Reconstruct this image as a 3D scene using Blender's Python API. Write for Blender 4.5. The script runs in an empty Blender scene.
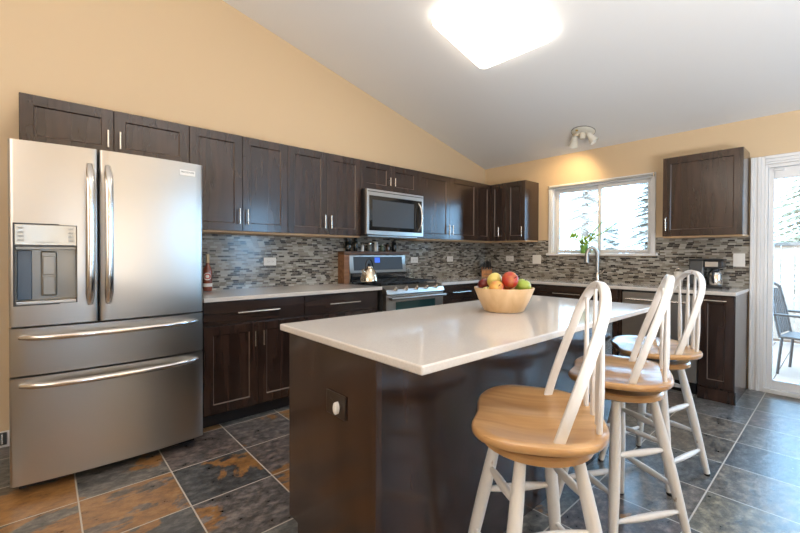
import bpy, bmesh, math, random
from mathutils import Vector, Matrix
random.seed(7)
S = bpy.context.scene
COL = S.collection
PI = math.pi
R = math.radians

# ------------------------------------------------------------------ camera, world, light, exposure
cam_data = bpy.data.cameras.new('camera')
cam = bpy.data.objects.new('camera', cam_data)
COL.objects.link(cam)
YAW, PITCH, ROLL = 0.8424, -0.0104, 0.0029
_F = Vector((math.cos(YAW)*math.cos(PITCH), math.sin(YAW)*math.cos(PITCH), math.sin(PITCH)))
_R = Vector((math.sin(YAW), -math.cos(YAW), 0))
_U = _R.cross(_F)
_R2 = _R*math.cos(ROLL) + _U*math.sin(ROLL)
_U2 = -_R*math.sin(ROLL) + _U*math.cos(ROLL)
_m = Matrix((_R2, _U2, -_F)).transposed().to_4x4()
_m.translation = Vector((-4.7907, -3.5153, 1.2135))
cam.matrix_world = _m
cam_data.sensor_width = 36.0
cam_data.lens = 399.03/800*36.0
cam_data.shift_y = -7.79/800
cam_data.clip_start = 0.02
S.camera = cam

S.cycles.caustics_reflective = False
S.cycles.caustics_refractive = False
S.cycles.sample_clamp_indirect = 5.0
S.cycles.blur_glossy = 0.6
S.view_settings.view_transform = 'Standard'
S.view_settings.look = 'None'
S.view_settings.gamma = 1.0
S.view_settings.use_curve_mapping = False
S.view_settings.exposure = 0.22

world = bpy.data.worlds.new('overcast_sky')
S.world = world
world.use_nodes = True
wn, wl = world.node_tree.nodes, world.node_tree.links
wn.clear()
w_out = wn.new('ShaderNodeOutputWorld'); w_bg = wn.new('ShaderNodeBackground')
w_bg.inputs['Color'].default_value = (0.34, 0.65, 1.0, 1)
w_bg.inputs['Strength'].default_value = 15.0
wl.new(w_bg.outputs[0], w_out.inputs[0])


def area_light(name, loc, target, sx, sy, energy, color, portal=False):
    d = bpy.data.lights.new(name, 'AREA')
    d.shape = 'RECTANGLE'; d.size = sx; d.size_y = sy; d.energy = energy; d.color = color
    if portal:
        d.cycles.is_portal = True
    o = bpy.data.objects.new(name, d); COL.objects.link(o)
    o.location = loc
    o.rotation_euler = (Vector(target)-Vector(loc)).to_track_quat('-Z', 'Y').to_euler()
    return o

# daylight through the openings (sampling portals for the sky)
area_light('window_portal', (0.16, -1.58, 1.64), (-1, -1.58, 1.64), 1.15, 0.9, 0, (1, 1, 1), True)
area_light('door_portal', (0.16, -3.9, 1.0), (-1, -3.9, 1.0), 1.8, 2.1, 0, (1, 1, 1), True)
area_light('rear_window_portal', (-1.1, -6.2, 1.55), (-1.1, 0, 1.55), .85, 1.5, 0, (1, 1, 1), True)
# added fill light from behind the camera
area_light('side_fill_light', (-6.9, -2.6, 2.1), (-3.0, -1.4, 1.0), 3.0, 2.2, 55, (1.0, 0.92, 0.84))
# added up-light behind the camera, put in to brighten the sloped ceiling
area_light('ceiling_fill_light', (-4.3, -4.7, 0.7), (-3.9, -4.9, 3.3), 1.2, 1.2, 185, (0.97, 0.98, 1.0))

# ------------------------------------------------------------------ mesh helpers
class MB:
    def __init__(self):
        self.bm = bmesh.new()

    def box(self, x0, x1, y0, y1, z0, z1, mat=None):
        v = [self.bm.verts.new(p) for p in ((x0, y0, z0), (x1, y0, z0), (x1, y1, z0), (x0, y1, z0),
                                            (x0, y0, z1), (x1, y0, z1), (x1, y1, z1), (x0, y1, z1))]
        for f in ((0, 3, 2, 1), (4, 5, 6, 7), (0, 1, 5, 4), (1, 2, 6, 5), (2, 3, 7, 6), (3, 0, 4, 7)):
            self.bm.faces.new([v[i] for i in f])
        if mat is not None:
            bmesh.ops.transform(self.bm, matrix=mat, verts=v)
        return self

    def prism(self, poly, a0, a1, axis='z'):
        def pt(p, a):
            if axis == 'z': return (p[0], p[1], a)
            if axis == 'y': return (p[0], a, p[1])
            return (a, p[0], p[1])
        b = [self.bm.verts.new(pt(p, a0)) for p in poly]
        t = [self.bm.verts.new(pt(p, a1)) for p in poly]
        n = len(poly)
        self.bm.faces.new(b[::-1]); self.bm.faces.new(t)
        for i in range(n):
            self.bm.faces.new((b[i], b[(i+1) % n], t[(i+1) % n], t[i]))
        return self

    def tube(self, pts, rad, n=12, cap=True, flat=None, up=None):
        """swept tube along pts; rad a number or list; flat=(a,b) multipliers along the two section axes"""
        pts = [Vector(p) for p in pts]
        if not isinstance(rad, (list, tuple)): rad = [rad]*len(pts)
        fa, fb = flat or (1, 1)
        rings = []
        prev = None
        for i, p in enumerate(pts):
            d = (pts[min(i+1, len(pts)-1)] - pts[max(i-1, 0)]).normalized()
            ref = Vector(up) if up else (prev if prev else (Vector((0, 0, 1)) if abs(d.z) < .9 else Vector((1, 0, 0))))
            u = (ref - d*ref.dot(d))
            if u.length < 1e-6: u = d.orthogonal()
            u.normalize(); w = d.cross(u); prev = u
            ring = []
            for k in range(n):
                a = 2*PI*k/n
                ring.append(self.bm.verts.new(p + u*math.cos(a)*rad[i]*fa + w*math.sin(a)*rad[i]*fb))
            rings.append(ring)
        for a, b in zip(rings, rings[1:]):
            for k in range(n):
                self.bm.faces.new((a[k], a[(k+1) % n], b[(k+1) % n], b[k]))
        if cap:
            self.bm.faces.new(rings[0][::-1]); self.bm.faces.new(rings[-1])
        return self

    def ribbon(self, pts, w, t, side):
        """rectangular section swept along pts; side(i) gives the unit vector of the section's width"""
        pts = [Vector(p) for p in pts]; rings = []
        for i, p in enumerate(pts):
            d = (pts[min(i+1, len(pts)-1)] - pts[max(i-1, 0)]).normalized()
            u = Vector(side); u = (u - d*u.dot(d)).normalized(); v = d.cross(u)
            c = .3
            ring = []
            for (a, b) in ((-1, -1+c), (-1+c, -1), (1-c, -1), (1, -1+c), (1, 1-c), (1-c, 1), (-1+c, 1), (-1, 1-c)):
                ring.append(self.bm.verts.new(p + u*a*w/2 + v*b*t/2))
            rings.append(ring)
        for a, b in zip(rings, rings[1:]):
            for k in range(8):
                self.bm.faces.new((a[k], a[(k+1) % 8], b[(k+1) % 8], b[k]))
        self.bm.faces.new(rings[0][::-1]); self.bm.faces.new(rings[-1])
        return self

    def lathe(self, prof, n=32, c=(0, 0, 0), axis='z', close=False):
        rings = []
        for r, z in prof:
            if r < 1e-6:
                p = {'z': (0, 0, z), 'y': (0, z, 0), 'x': (z, 0, 0)}[axis]
                rings.append([self.bm.verts.new(Vector(p)+Vector(c))]); continue
            ring = []
            for k in range(n):
                a = 2*PI*k/n; u, v = r*math.cos(a), r*math.sin(a)
                p = {'z': (u, v, z), 'y': (v, z, u), 'x': (z, u, v)}[axis]
                ring.append(self.bm.verts.new(Vector(p)+Vector(c)))
            rings.append(ring)
        pairs = list(zip(rings, rings[1:]))
        if close: pairs.append((rings[-1], rings[0]))
        for a, b in pairs:
            if len(a) == 1 and len(b) == 1: continue
            for k in range(n):
                k2 = (k+1) % n
                if len(a) == 1: self.bm.faces.new((a[0], b[k2], b[k]))
                elif len(b) == 1: self.bm.faces.new((a[k], a[k2], b[0]))
                else: self.bm.faces.new((a[k], a[k2], b[k2], b[k]))
        if not close:
            if len(rings[0]) > 1: self.bm.faces.new(rings[0][::-1])
            if len(rings[-1]) > 1: self.bm.faces.new(rings[-1])
        return self

    def move(self, mat):
        bmesh.ops.transform(self.bm, matrix=mat, verts=self.bm.verts[:]); return self

    def build(self, name, mat, parent=None, bevel=0, seg=2, smooth=True, sub=0):
        bmesh.ops.recalc_face_normals(self.bm, faces=self.bm.faces[:])
        me = bpy.data.meshes.new(name)
        self.bm.to_mesh(me); self.bm.free()
        me.materials.append(mat)
        if any(p_.material_index for p_ in me.polygons): me.materials.append(M['worn'])
        o = bpy.data.objects.new(name, me); COL.objects.link(o)
        if parent is not None: o.parent = parent
        if bevel:
            m = o.modifiers.new('bevel', 'BEVEL'); m.width = bevel; m.segments = seg
            m.limit_method = 'ANGLE'; m.angle_limit = R(40); m.harden_normals = True
        if sub:
            m = o.modifiers.new('sub', 'SUBSURF'); m.levels = sub; m.render_levels = sub
        if smooth:
            me.shade_smooth()
            if not sub: me.set_sharp_from_angle(angle=R(38))
        return o


def tag(o, label=None, cat=None, group=None, kind=None):
    if label: o['label'] = label
    if cat: o['category'] = cat
    if group: o['group'] = group
    if kind: o['kind'] = kind
    return o


def thing(name, loc, label, cat, rz=0, group=None):
    o = bpy.data.objects.new(name, None); COL.objects.link(o)
    o.empty_display_size = .05
    o.location = loc; o.rotation_euler = (0, 0, rz)
    return tag(o, label, cat, group)


def struct(o, label=None):
    o['kind'] = 'structure'
    if label: o['label'] = label
    return o


def copy_tree(o, parent=None):
    c = o.copy(); COL.objects.link(c)
    if parent is not None: c.parent = parent
    for ch in list(o.children): copy_tree(ch, c)
    return c

# ------------------------------------------------------------------ materials
def new_mat(name):
    m = bpy.data.materials.new(name); m.use_nodes = True
    n, l = m.node_tree.nodes, m.node_tree.links
    return m, n, l, n['Principled BSDF']


def plain(name, col, rough=.5, metal=0, coat=0, spec=.5, bump=0, bscale=60, emit=None, estr=0, trans=0, ior=1.5):
    m, n, l, b = new_mat(name)
    b.inputs['Base Color'].default_value = (*col, 1)
    b.inputs['Roughness'].default_value = rough
    b.inputs['Metallic'].default_value = metal
    b.inputs['Coat Weight'].default_value = coat
    b.inputs['Specular IOR Level'].default_value = spec
    b.inputs['Transmission Weight'].default_value = trans
    b.inputs['IOR'].default_value = ior
    if emit:
        b.inputs['Emission Color'].default_value = (*emit, 1); b.inputs['Emission Strength'].default_value = estr
    if bump:
        t = n.new('ShaderNodeTexNoise'); t.inputs['Scale'].default_value = bscale; t.inputs['Detail'].default_value = 3
        bp = n.new('ShaderNodeBump'); bp.inputs['Strength'].default_value = bump; bp.inputs['Distance'].default_value = .002
        c = n.new('ShaderNodeTexCoord'); l.new(c.outputs['Object'], t.inputs['Vector'])
        l.new(t.outputs['Fac'], bp.inputs['Height']); l.new(bp.outputs[0], b.inputs['Normal'])
    return m


def ramp(n, stops, interp='LINEAR'):
    r = n.new('ShaderNodeValToRGB'); r.color_ramp.interpolation = interp
    e = r.color_ramp.elements
    while len(e) < len(stops): e.new(.5)
    for x, (p, c) in zip(e, stops):
        x.position = p; x.color = (*c, 1)
    return r


def wood(name, dark, light, scale=(22, 22, 1.6), rough=.4, coat=.0, detail=5, spec=.5, contrast=(.35, .65), random_by_object=True):
    m, n, l, b = new_mat(name)
    c = n.new('ShaderNodeTexCoord'); mp = n.new('ShaderNodeMapping')
    l.new(c.outputs['Object'], mp.inputs['Vector']); mp.inputs['Scale'].default_value = scale
    if random_by_object:
        oi = n.new('ShaderNodeObjectInfo'); mu = n.new('ShaderNodeMath'); mu.operation = 'MULTIPLY'; mu.inputs[1].default_value = 37
        l.new(oi.outputs['Random'], mu.inputs[0])
        cx = n.new('ShaderNodeCombineXYZ'); l.new(mu.outputs[0], cx.inputs[0]); l.new(mu.outputs[0], cx.inputs[1])
        l.new(cx.outputs[0], mp.inputs['Location'])
    t = n.new('ShaderNodeTexNoise'); t.inputs['Scale'].default_value = 1; t.inputs['Detail'].default_value = detail
    t.inputs['Distortion'].default_value = .6
    l.new(mp.outputs[0], t.inputs['Vector'])
    r = ramp(n, [(contrast[0], dark), (contrast[1], light)])
    l.new(t.outputs['Fac'], r.inputs[0]); l.new(r.outputs[0], b.inputs['Base Color'])
    b.inputs['Roughness'].default_value = rough; b.inputs['Coat Weight'].default_value = coat
    b.inputs['Coat Roughness'].default_value = .14
    b.inputs['Specular IOR Level'].default_value = spec
    bp = n.new('ShaderNodeBump'); bp.inputs['Strength'].default_value = .08; bp.inputs['Distance'].default_value = .001
    l.new(t.outputs['Fac'], bp.inputs['Height']); l.new(bp.outputs[0], b.inputs['Normal'])
    return m


def steel(name, col=(.50, .485, .46), rough=.30, aniso=.6, rot=0.0):
    m, n, l, b = new_mat(name)
    b.inputs['Metallic'].default_value = 1
    b.inputs['Base Color'].default_value = (*col, 1)
    b.inputs['Anisotropic'].default_value = aniso
    b.inputs['Anisotropic Rotation'].default_value = rot
    tg = n.new('ShaderNodeTangent'); tg.direction_type = 'RADIAL'; tg.axis = 'Z'
    l.new(tg.outputs[0], b.inputs['Tangent'])
    c = n.new('ShaderNodeTexCoord'); mp = n.new('ShaderNodeMapping'); mp.inputs['Scale'].default_value = (3, 3, 900)
    l.new(c.outputs['Object'], mp.inputs['Vector'])
    t = n.new('ShaderNodeTexNoise'); t.inputs['Scale'].default_value = 1; t.inputs['Detail'].default_value = 2
    l.new(mp.outputs[0], t.inputs['Vector'])
    mr = n.new('ShaderNodeMapRange'); mr.inputs[3].default_value = rough-.02; mr.inputs[4].default_value = rough+.03
    l.new(t.outputs['Fac'], mr.inputs[0]); l.new(mr.outputs[0], b.inputs['Roughness'])
    return m


def glass_pane(name, tint=(1, 1, 1), refl=.06):
    m, n, l, b = new_mat(name)
    n.remove(b); out = n['Material Output']
    tr = n.new('ShaderNodeBsdfTransparent'); tr.inputs[0].default_value = (*tint, 1)
    gl = n.new('ShaderNodeBsdfGlossy'); gl.inputs['Roughness'].default_value = .02
    fr = n.new('ShaderNodeFresnel'); fr.inputs['IOR'].default_value = 1.45
    mx = n.new('ShaderNodeMixShader')
    l.new(fr.outputs[0], mx.inputs[0]); l.new(tr.outputs[0], mx.inputs[1]); l.new(gl.outputs[0], mx.inputs[2])
    l.new(mx.outputs[0], out.inputs[0])
    return m


def math_node(n, l, op, a, b=None, c=None):
    m = n.new('ShaderNodeMath'); m.operation = op
    for i, v in enumerate((a, b, c)):
        if v is None: continue
        if hasattr(v, 'default_value') or hasattr(v, 'is_output'): l.new(v, m.inputs[i])
        else: m.inputs[i].default_value = v
    return m.outputs[0]


def mosaic(name, axis):
    """linear glass-and-stone mosaic: thin staggered sticks"""
    m, n, l, b = new_mat(name)
    g = n.new('ShaderNodeNewGeometry'); sp = n.new('ShaderNodeSeparateXYZ'); l.new(g.outputs['Position'], sp.inputs[0])
    u = sp.outputs[0 if axis == 'x' else 1]; z = sp.outputs[2]
    H, W = .0160, .054
    zr = math_node(n, l, 'DIVIDE', z, H); row = math_node(n, l, 'FLOOR', zr); fz = math_node(n, l, 'FRACT', zr)
    wnz = n.new('ShaderNodeTexWhiteNoise'); wnz.noise_dimensions = '1D'; l.new(row, wnz.inputs['W'])
    ur = math_node(n, l, 'ADD', math_node(n, l, 'DIVIDE', u, W), math_node(n, l, 'MULTIPLY', wnz.outputs['Value'], 5.0))
    cell = math_node(n, l, 'FLOOR', ur); fu = math_node(n, l, 'FRACT', ur)
    cv = n.new('ShaderNodeCombineXYZ'); l.new(cell, cv.inputs[0]); l.new(row, cv.inputs[1])
    wc = n.new('ShaderNodeTexWhiteNoise'); wc.noise_dimensions = '2D'; l.new(cv.outputs[0], wc.inputs['Vector'])
    r = ramp(n, [(0, (.035, .030, .027)), (.18, (.27, .25, .215)), (.34, (.17, .145, .115)), (.44, (.36, .35, .315)),
                 (.62, (.24, .225, .195)), (.78, (.42, .405, .365)), (.88, (.115, .10, .085))], 'CONSTANT')
    l.new(wc.outputs['Value'], r.inputs[0])
    gz = math_node(n, l, 'LESS_THAN', fz, .10); gu = math_node(n, l, 'LESS_THAN', fu, .035)
    gm = math_node(n, l, 'MAXIMUM', gz, gu)
    mx = n.new('ShaderNodeMix'); mx.data_type = 'RGBA'
    l.new(gm, mx.inputs[0]); l.new(r.outputs[0], mx.inputs[6]); mx.inputs[7].default_value = (.36, .345, .31, 1)
    l.new(mx.outputs[2], b.inputs['Base Color'])
    rr = math_node(n, l, 'ADD', math_node(n, l, 'MULTIPLY', gm, .5), math_node(n, l, 'MULTIPLY', wc.outputs['Color'], .0))
    ro = math_node(n, l, 'ADD', rr, .16)
    l.new(ro, b.inputs['Roughness'])
    bp = n.new('ShaderNodeBump'); bp.inputs['Strength'].default_value = .35; bp.inputs['Distance'].default_value = .0015
    hh = math_node(n, l, 'SUBTRACT', math_node(n, l, 'MULTIPLY', wc.outputs['Value'], .5), gm)
    l.new(hh, bp.inputs['Height']); l.new(bp.outputs[0], b.inputs['Normal'])
    return m


def slate(name):
    m, n, l, b = new_mat(name)
    T = .4045
    g = n.new('ShaderNodeNewGeometry'); sp = n.new('ShaderNodeSeparateXYZ'); l.new(g.outputs['Position'], sp.inputs[0])
    ux = math_node(n, l, 'DIVIDE', math_node(n, l, 'ADD', sp.outputs[0], 3.862+T*20), T)
    uy = math_node(n, l, 'DIVIDE', math_node(n, l, 'ADD', sp.outputs[1], 1.022+T*30), T)
    cxx = math_node(n, l, 'FLOOR', ux); cyy = math_node(n, l, 'FLOOR', uy)
    cv = n.new('ShaderNodeCombineXYZ'); l.new(cxx, cv.inputs[0]); l.new(cyy, cv.inputs[1])
    wc = n.new('ShaderNodeTexWhiteNoise'); wc.noise_dimensions = '2D'; l.new(cv.outputs[0], wc.inputs['Vector'])
    # each slate: its own offset into the cloud pattern
    off = n.new('ShaderNodeVectorMath'); off.operation = 'SCALE'; off.inputs['Scale'].default_value = 40
    l.new(wc.outputs['Color'], off.inputs[0])
    ad = n.new('ShaderNodeVectorMath'); ad.operation = 'ADD'; l.new(g.outputs['Position'], ad.inputs[0]); l.new(off.outputs[0], ad.inputs[1])
    st = n.new('ShaderNodeMapping'); st.inputs['Scale'].default_value = (1.0, 1.5, 1.0); st.inputs['Rotation'].default_value = (0, 0, .5)
    l.new(ad.outputs[0], st.inputs['Vector'])
    n1 = n.new('ShaderNodeTexNoise'); n1.inputs['Scale'].default_value = 2.1; n1.inputs['Detail'].default_value = 9; n1.inputs['Roughness'].default_value = .62; n1.inputs['Distortion'].default_value = .5
    l.new(st.outputs[0], n1.inputs['Vector'])
    n2 = n.new('ShaderNodeTexNoise'); n2.inputs['Scale'].default_value = 16; n2.inputs['Detail'].default_value = 8; n2.inputs['Roughness'].default_value = .7
    l.new(st.outputs[0], n2.inputs['Vector'])
    # base: charcoal to grey, greenish or brownish from slate to slate
    rb = ramp(n, [(0, (.070, .071, .075)), (.25, (.150, .152, .145)), (.45, (.135, .105, .075)), (.65, (.165, .166, .168)), (.85, (.145, .115, .105)), (1, (.21, .18, .12))])
    l.new(wc.outputs['Value'], rb.inputs[0])
    dk = ramp(n, [(.32, (.16, .16, .16)), (.5, (.75, .75, .75)), (.70, (1.9, 1.85, 1.75))]); l.new(n2.outputs['Fac'], dk.inputs[0])
    mb_ = n.new('ShaderNodeMix'); mb_.data_type = 'RGBA'; mb_.blend_type = 'MULTIPLY'; mb_.inputs[0].default_value = 1
    l.new(rb.outputs[0], mb_.inputs[6]); l.new(dk.outputs[0], mb_.inputs[7])
    # rust patches on some slates
    sepc = n.new('ShaderNodeSeparateColor'); l.new(wc.outputs['Color'], sepc.inputs[0])
    # fewer rusty stones were laid towards the patio door
    xx = math_node(n, l, 'MULTIPLY_ADD', cxx, T*.6, (-3.862-T*20)*.6)
    vv = math_node(n, l, 'SUBTRACT', xx, math_node(n, l, 'MULTIPLY_ADD', cyy, T, -1.022-T*30))
    zone = n.new('ShaderNodeMapRange'); l.new(vv, zone.inputs[0]); zone.inputs[1].default_value = -.2; zone.inputs[2].default_value = 1.0
    thr = math_node(n, l, 'ADD', math_node(n, l, 'MULTIPLY_ADD', sepc.outputs[1], .24, .42), math_node(n, l, 'MULTIPLY', zone.outputs[0], .17))
    rm = n.new('ShaderNodeMapRange'); l.new(math_node(n, l, 'SUBTRACT', n1.outputs['Fac'], thr), rm.inputs[0])
    rm.inputs[1].default_value = 0.0; rm.inputs[2].default_value = .025
    rcol = ramp(n, [(.3, (.14, .065, .027)), (.55, (.32, .155, .048)), (.75, (.42, .25, .11))]); l.new(n2.outputs['Fac'], rcol.inputs[0])
    mr_ = n.new('ShaderNodeMix'); mr_.data_type = 'RGBA'
    l.new(rm.outputs[0], mr_.inputs[0]); l.new(mb_.outputs[2], mr_.inputs[6]); l.new(rcol.outputs[0], mr_.inputs[7])
    # grout joints
    fx = math_node(n, l, 'FRACT', ux); fy = math_node(n, l, 'FRACT', uy)
    gw = .016
    dx = math_node(n, l, 'MINIMUM', fx, math_node(n, l, 'SUBTRACT', 1.0, fx)); dy = math_node(n, l, 'MINIMUM', fy, math_node(n, l, 'SUBTRACT', 1.0, fy))
    dd = math_node(n, l, 'ADD', math_node(n, l, 'MINIMUM', dx, dy), math_node(n, l, 'MULTIPLY', math_node(n, l, 'SUBTRACT', n2.outputs['Fac'], .5), .008))
    gm = math_node(n, l, 'LESS_THAN', dd, gw*.5)
    mg = n.new('ShaderNodeMix'); mg.data_type = 'RGBA'
    l.new(gm, mg.inputs[0]); l.new(mr_.outputs[2], mg.inputs[6]); mg.inputs[7].default_value = (.52, .48, .42, 1)
    l.new(mg.outputs[2], b.inputs['Base Color'])
    rr = n.new('ShaderNodeMapRange'); l.new(n2.outputs['Fac'], rr.inputs[0]); rr.inputs[3].default_value = .20; rr.inputs[4].default_value = .42
    b.inputs['Specular IOR Level'].default_value = .65
    l.new(rr.outputs[0], b.inputs['Roughness'])
    bp = n.new('ShaderNodeBump'); bp.inputs['Strength'].default_value = .55; bp.inputs['Distance'].default_value = .006
    hh = math_node(n, l, 'SUBTRACT', math_node(n, l, 'ADD', n1.outputs['Fac'], math_node(n, l, 'MULTIPLY', n2.outputs['Fac'], .5)), math_node(n, l, 'MULTIPLY', gm, .35))
    l.new(hh, bp.inputs['Height']); l.new(bp.outputs[0], b.inputs['Normal'])
    return m


def quartz(name):
    m, n, l, b = new_mat(name)
    c = n.new('ShaderNodeTexCoord'); t = n.new('ShaderNodeTexNoise'); t.inputs['Scale'].default_value = 160; t.inputs['Detail'].default_value = 4
    l.new(c.outputs['Object'], t.inputs['Vector'])
    r = ramp(n, [(.35, (.64, .60, .565)), (.55, (.67, .635, .60)), (.75, (.70, .67, .64))]); l.new(t.outputs['Fac'], r.inputs[0])
    l.new(r.outputs[0], b.inputs['Base Color'])
    b.inputs['Roughness'].default_value = .08; b.inputs['Specular IOR Level'].default_value = .55
    return m


def worn_white(name):
    m, n, l, b = new_mat(name)
    c = n.new('ShaderNodeTexCoord'); t = n.new('ShaderNodeTexNoise'); t.inputs['Scale'].default_value = 26; t.inputs['Detail'].default_value = 7
    mp = n.new('ShaderNodeMapping'); mp.inputs['Scale'].default_value = (1, 1, .45)
    l.new(c.outputs['Object'], mp.inputs['Vector']); l.new(mp.outputs[0], t.inputs['Vector'])
    r = ramp(n, [(.27, (.42, .33, .27)), (.31, (.75, .735, .72)), (.6, (.79, .78, .77))]); l.new(t.outputs['Fac'], r.inputs[0])
    l.new(r.outputs[0], b.inputs['Base Color']); b.inputs['Roughness'].default_value = .38
    return m


def fruit_skin(name, base, blush, amount=.5, scale=9):
    m, n, l, b = new_mat(name)
    c = n.new('ShaderNodeTexCoord'); mp = n.new('ShaderNodeMapping'); mp.inputs['Scale'].default_value = (scale, scale, scale*.4)
    l.new(c.outputs['Object'], mp.inputs['Vector'])
    t = n.new('ShaderNodeTexNoise'); t.inputs['Scale'].default_value = 1.6; t.inputs['Detail'].default_value = 5
    l.new(mp.outputs[0], t.inputs['Vector'])
    r = ramp(n, [(max(0, amount-.14), base), (min(1, amount+.14), blush)]); l.new(t.outputs['Fac'], r.inputs[0])
    l.new(r.outputs[0], b.inputs['Base Color']); b.inputs['Roughness'].default_value = .3
    b.inputs['Subsurface Weight'].default_value = .05
    return m

M = {}
M['paint'] = plain('peach_wall_paint', (.66, .50, .315), .6, bump=.05, bscale=300)
M['ceiling'] = plain('white_ceiling_paint', (.84, .83, .82), .8, bump=.06, bscale=250)
M['floor'] = slate('slate_tiles')
M['mosaic_x'] = mosaic('mosaic_tiles_long_wall', 'x')
M['mosaic_y'] = mosaic('mosaic_tiles_window_wall', 'y')
M['trim'] = plain('white_trim_paint', (.80, .80, .80), .35)
M['espresso'] = wood('espresso_cabinet_wood', (.017, .0085, .0062), (.050, .0268, .0190), (14, 14, 1.3), .26, coat=.4, contrast=(.3, .72))
M['espresso_h'] = wood('espresso_cabinet_wood_level_grain', (.016, .0086, .0062), (.042, .0245, .0178), (1.3, 14, 14), .26, coat=.4, contrast=(.3, .72))
M['worn'] = plain('worn_espresso_edge', (.115, .080, .062), .4)
M['kick'] = plain('toe_kick_black', (.012, .010, .010), .5)
M['maple'] = wood('raw_maple', (.50, .32, .17), (.62, .43, .25), (2, 30, 30), .5)
M['seat'] = wood('honey_maple_seat', (.42, .215, .08), (.70, .43, .20), (14, 1.2, 14), .3, coat=.3, contrast=(.35, .65), random_by_object=True)
M['white_wood'] = worn_white('worn_white_painted_wood')
M['steel'] = steel('brushed_stainless_steel')
M['chrome'] = plain('satin_nickel', (.70, .66, .60), .22, 1)
M['satin'] = plain('satin_faucet_steel', (.42, .42, .41), .32, 1)
M['polish'] = plain('polished_steel', (.66, .64, .61), .2, 1)
M['quartz'] = quartz('white_quartz')
M['black_glass'] = plain('black_glass', (.012, .014, .016), .05, 0, .5)
M['black_plastic'] = plain('black_plastic', (.018, .018, .020), .35)
M['dark_grey'] = plain('dark_grey_enamel', (.05, .052, .056), .45)
M['iron'] = plain('cast_iron', (.02, .02, .02), .6)
M['white_plastic'] = plain('white_plastic', (.80, .79, .76), .35)
M['slot'] = plain('dark_slot', (.05, .045, .04), .6)
M['bronze'] = plain('dark_brown_outlet_plate', (.035, .024, .018), .35)
M['glass'] = glass_pane('window_glass')
M['clear'] = plain('clear_jar_glass', (.95, .97, .96), .03, trans=1, ior=1.3)
M['bowl'] = wood('pale_bowl_wood', (.56, .36, .18), (.70, .49, .28), (16, 16, 2.2), .45, contrast=(.3, .7))
M['green_pot'] = plain('green_glazed_pot', (.20, .42, .08), .3)
M['leaf'] = plain('leaf_green', (.36, .52, .05), .4)
M['orange_wood'] = wood('orange_knife_block_wood', (.42, .16, .045), (.58, .25, .08), (30, 30, 3), .4)
M['brown_wood'] = wood('walnut_shelf_wood', (.09, .042, .02), (.17, .085, .042), (2, 30, 30), .45)
M['ledge_side'] = wood('reddish_side_board', (.20, .09, .04), (.32, .16, .075), (2, 30, 30), .45)
M['diffuser'] = plain('lit_diffuser', (.9, .88, .85), .4, emit=(1.0, .90, .76), estr=5.0)
M['fixture'] = plain('cream_enamel', (.74, .71, .62), .35)
M['bulb'] = plain('lit_spot_bulb', (.9, .85, .7), .3, emit=(1, .72, .36), estr=20)
M['brass'] = plain('brass', (.75, .55, .18), .25, 1)
M['kettle'] = plain('warm_steel_kettle', (.72, .63, .50), .2, 1)
M['display'] = plain('lit_blue_display', (.02, .03, .1), .2, emit=(.05, .14, .8), estr=1.2)
M['oven_glass'] = plain('tinted_oven_glass', (.015, .05, .05), .05, 0, .5)
M['control'] = plain('silver_control_panel', (.50, .48, .43), .22, .3)
M['recess'] = plain('dispenser_recess', (.22, .205, .18), .25, .4)

# ------------------------------------------------------------------ the setting
CZ = lambda x: 2.4524 - .24376*x
struct(MB().box(-7.2, .14, -6.15, .15, -.12, 0).build('floor', M['floor'], smooth=False), 'slate tile floor in charcoal, grey and rust')
c = MB()
v = [c.bm.verts.new(p) for p in ((-7.2, -6.15, CZ(-7.2)), (.14, -6.15, CZ(.14)), (.14, .15, CZ(.14)), (-7.2, .15, CZ(-7.2)),
                                 (-7.2, -6.15, CZ(-7.2)+.2), (.14, -6.15, CZ(.14)+.2), (.14, .15, CZ(.14)+.2), (-7.2, .15, CZ(-7.2)+.2))]
for f in ((0, 3, 2, 1), (4, 5, 6, 7), (0, 1, 5, 4), (1, 2, 6, 5), (2, 3, 7, 6), (3, 0, 4, 7)): c.bm.faces.new([v[i] for i in f])
struct(c.build('ceiling', M['ceiling'], smooth=False), 'white sloped ceiling')
struct(MB().prism([(-7.2, 0), (0, 0), (0, CZ(0)), (-7.2, CZ(-7.2))], 0, .15, 'y').build('wall_left', M['paint'], smooth=False), 'peach wall behind the refrigerator and range')
w = MB()
WZ0, WZ1, WY0, WY1 = 1.235, 2.045, -1.03, -2.135
DY0, DY1, DZ = -3.022, -4.78, 2.02
HT = 2.452
w.box(0, .14, WY0, .15, 0, HT); w.box(0, .14, WY1, WY0, 0, WZ0); w.box(0, .14, WY1, WY0, WZ1, HT)
w.box(0, .14, DY0, WY1, 0, HT); w.box(0, .14, DY1, DY0, DZ, HT); w.box(0, .14, -6.15, DY1, 0, HT)
struct(w.build('wall_right', M['paint'], smooth=False), 'peach wall with the sink window and glass door')
b = MB()
poly = [(-7.2, 0), (-4.98, 0), (-4.98, CZ(-4.98)), (-7.2, CZ(-7.2))]
b.prism(poly, -6.15, -6, 'y')
b.prism([(-.85, 0), (0, 0), (0, CZ(0)), (-.85, CZ(-.85))], -6.15, -6, 'y')
b.prism([(-4.86, 0), (-1.5, 0), (-1.5, CZ(-1.5)), (-4.86, CZ(-4.86))], -6.15, -6, 'y')
b.prism([(-4.98, 2.3), (-4.86, 2.3), (-4.86, CZ(-4.86)), (-4.98, CZ(-4.98))], -6.15, -6, 'y')
b.prism([(-1.5, 2.3), (-.85, 2.3), (-.85, CZ(-.85)), (-1.5, CZ(-1.5))], -6.15, -6, 'y')
b.prism([(-1.5, 0), (-.85, 0), (-.85, .85), (-1.5, .85)], -6.15, -6, 'y')
struct(b.build('wall_front', M['paint'], smooth=False), 'peach wall behind the photographer')
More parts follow.
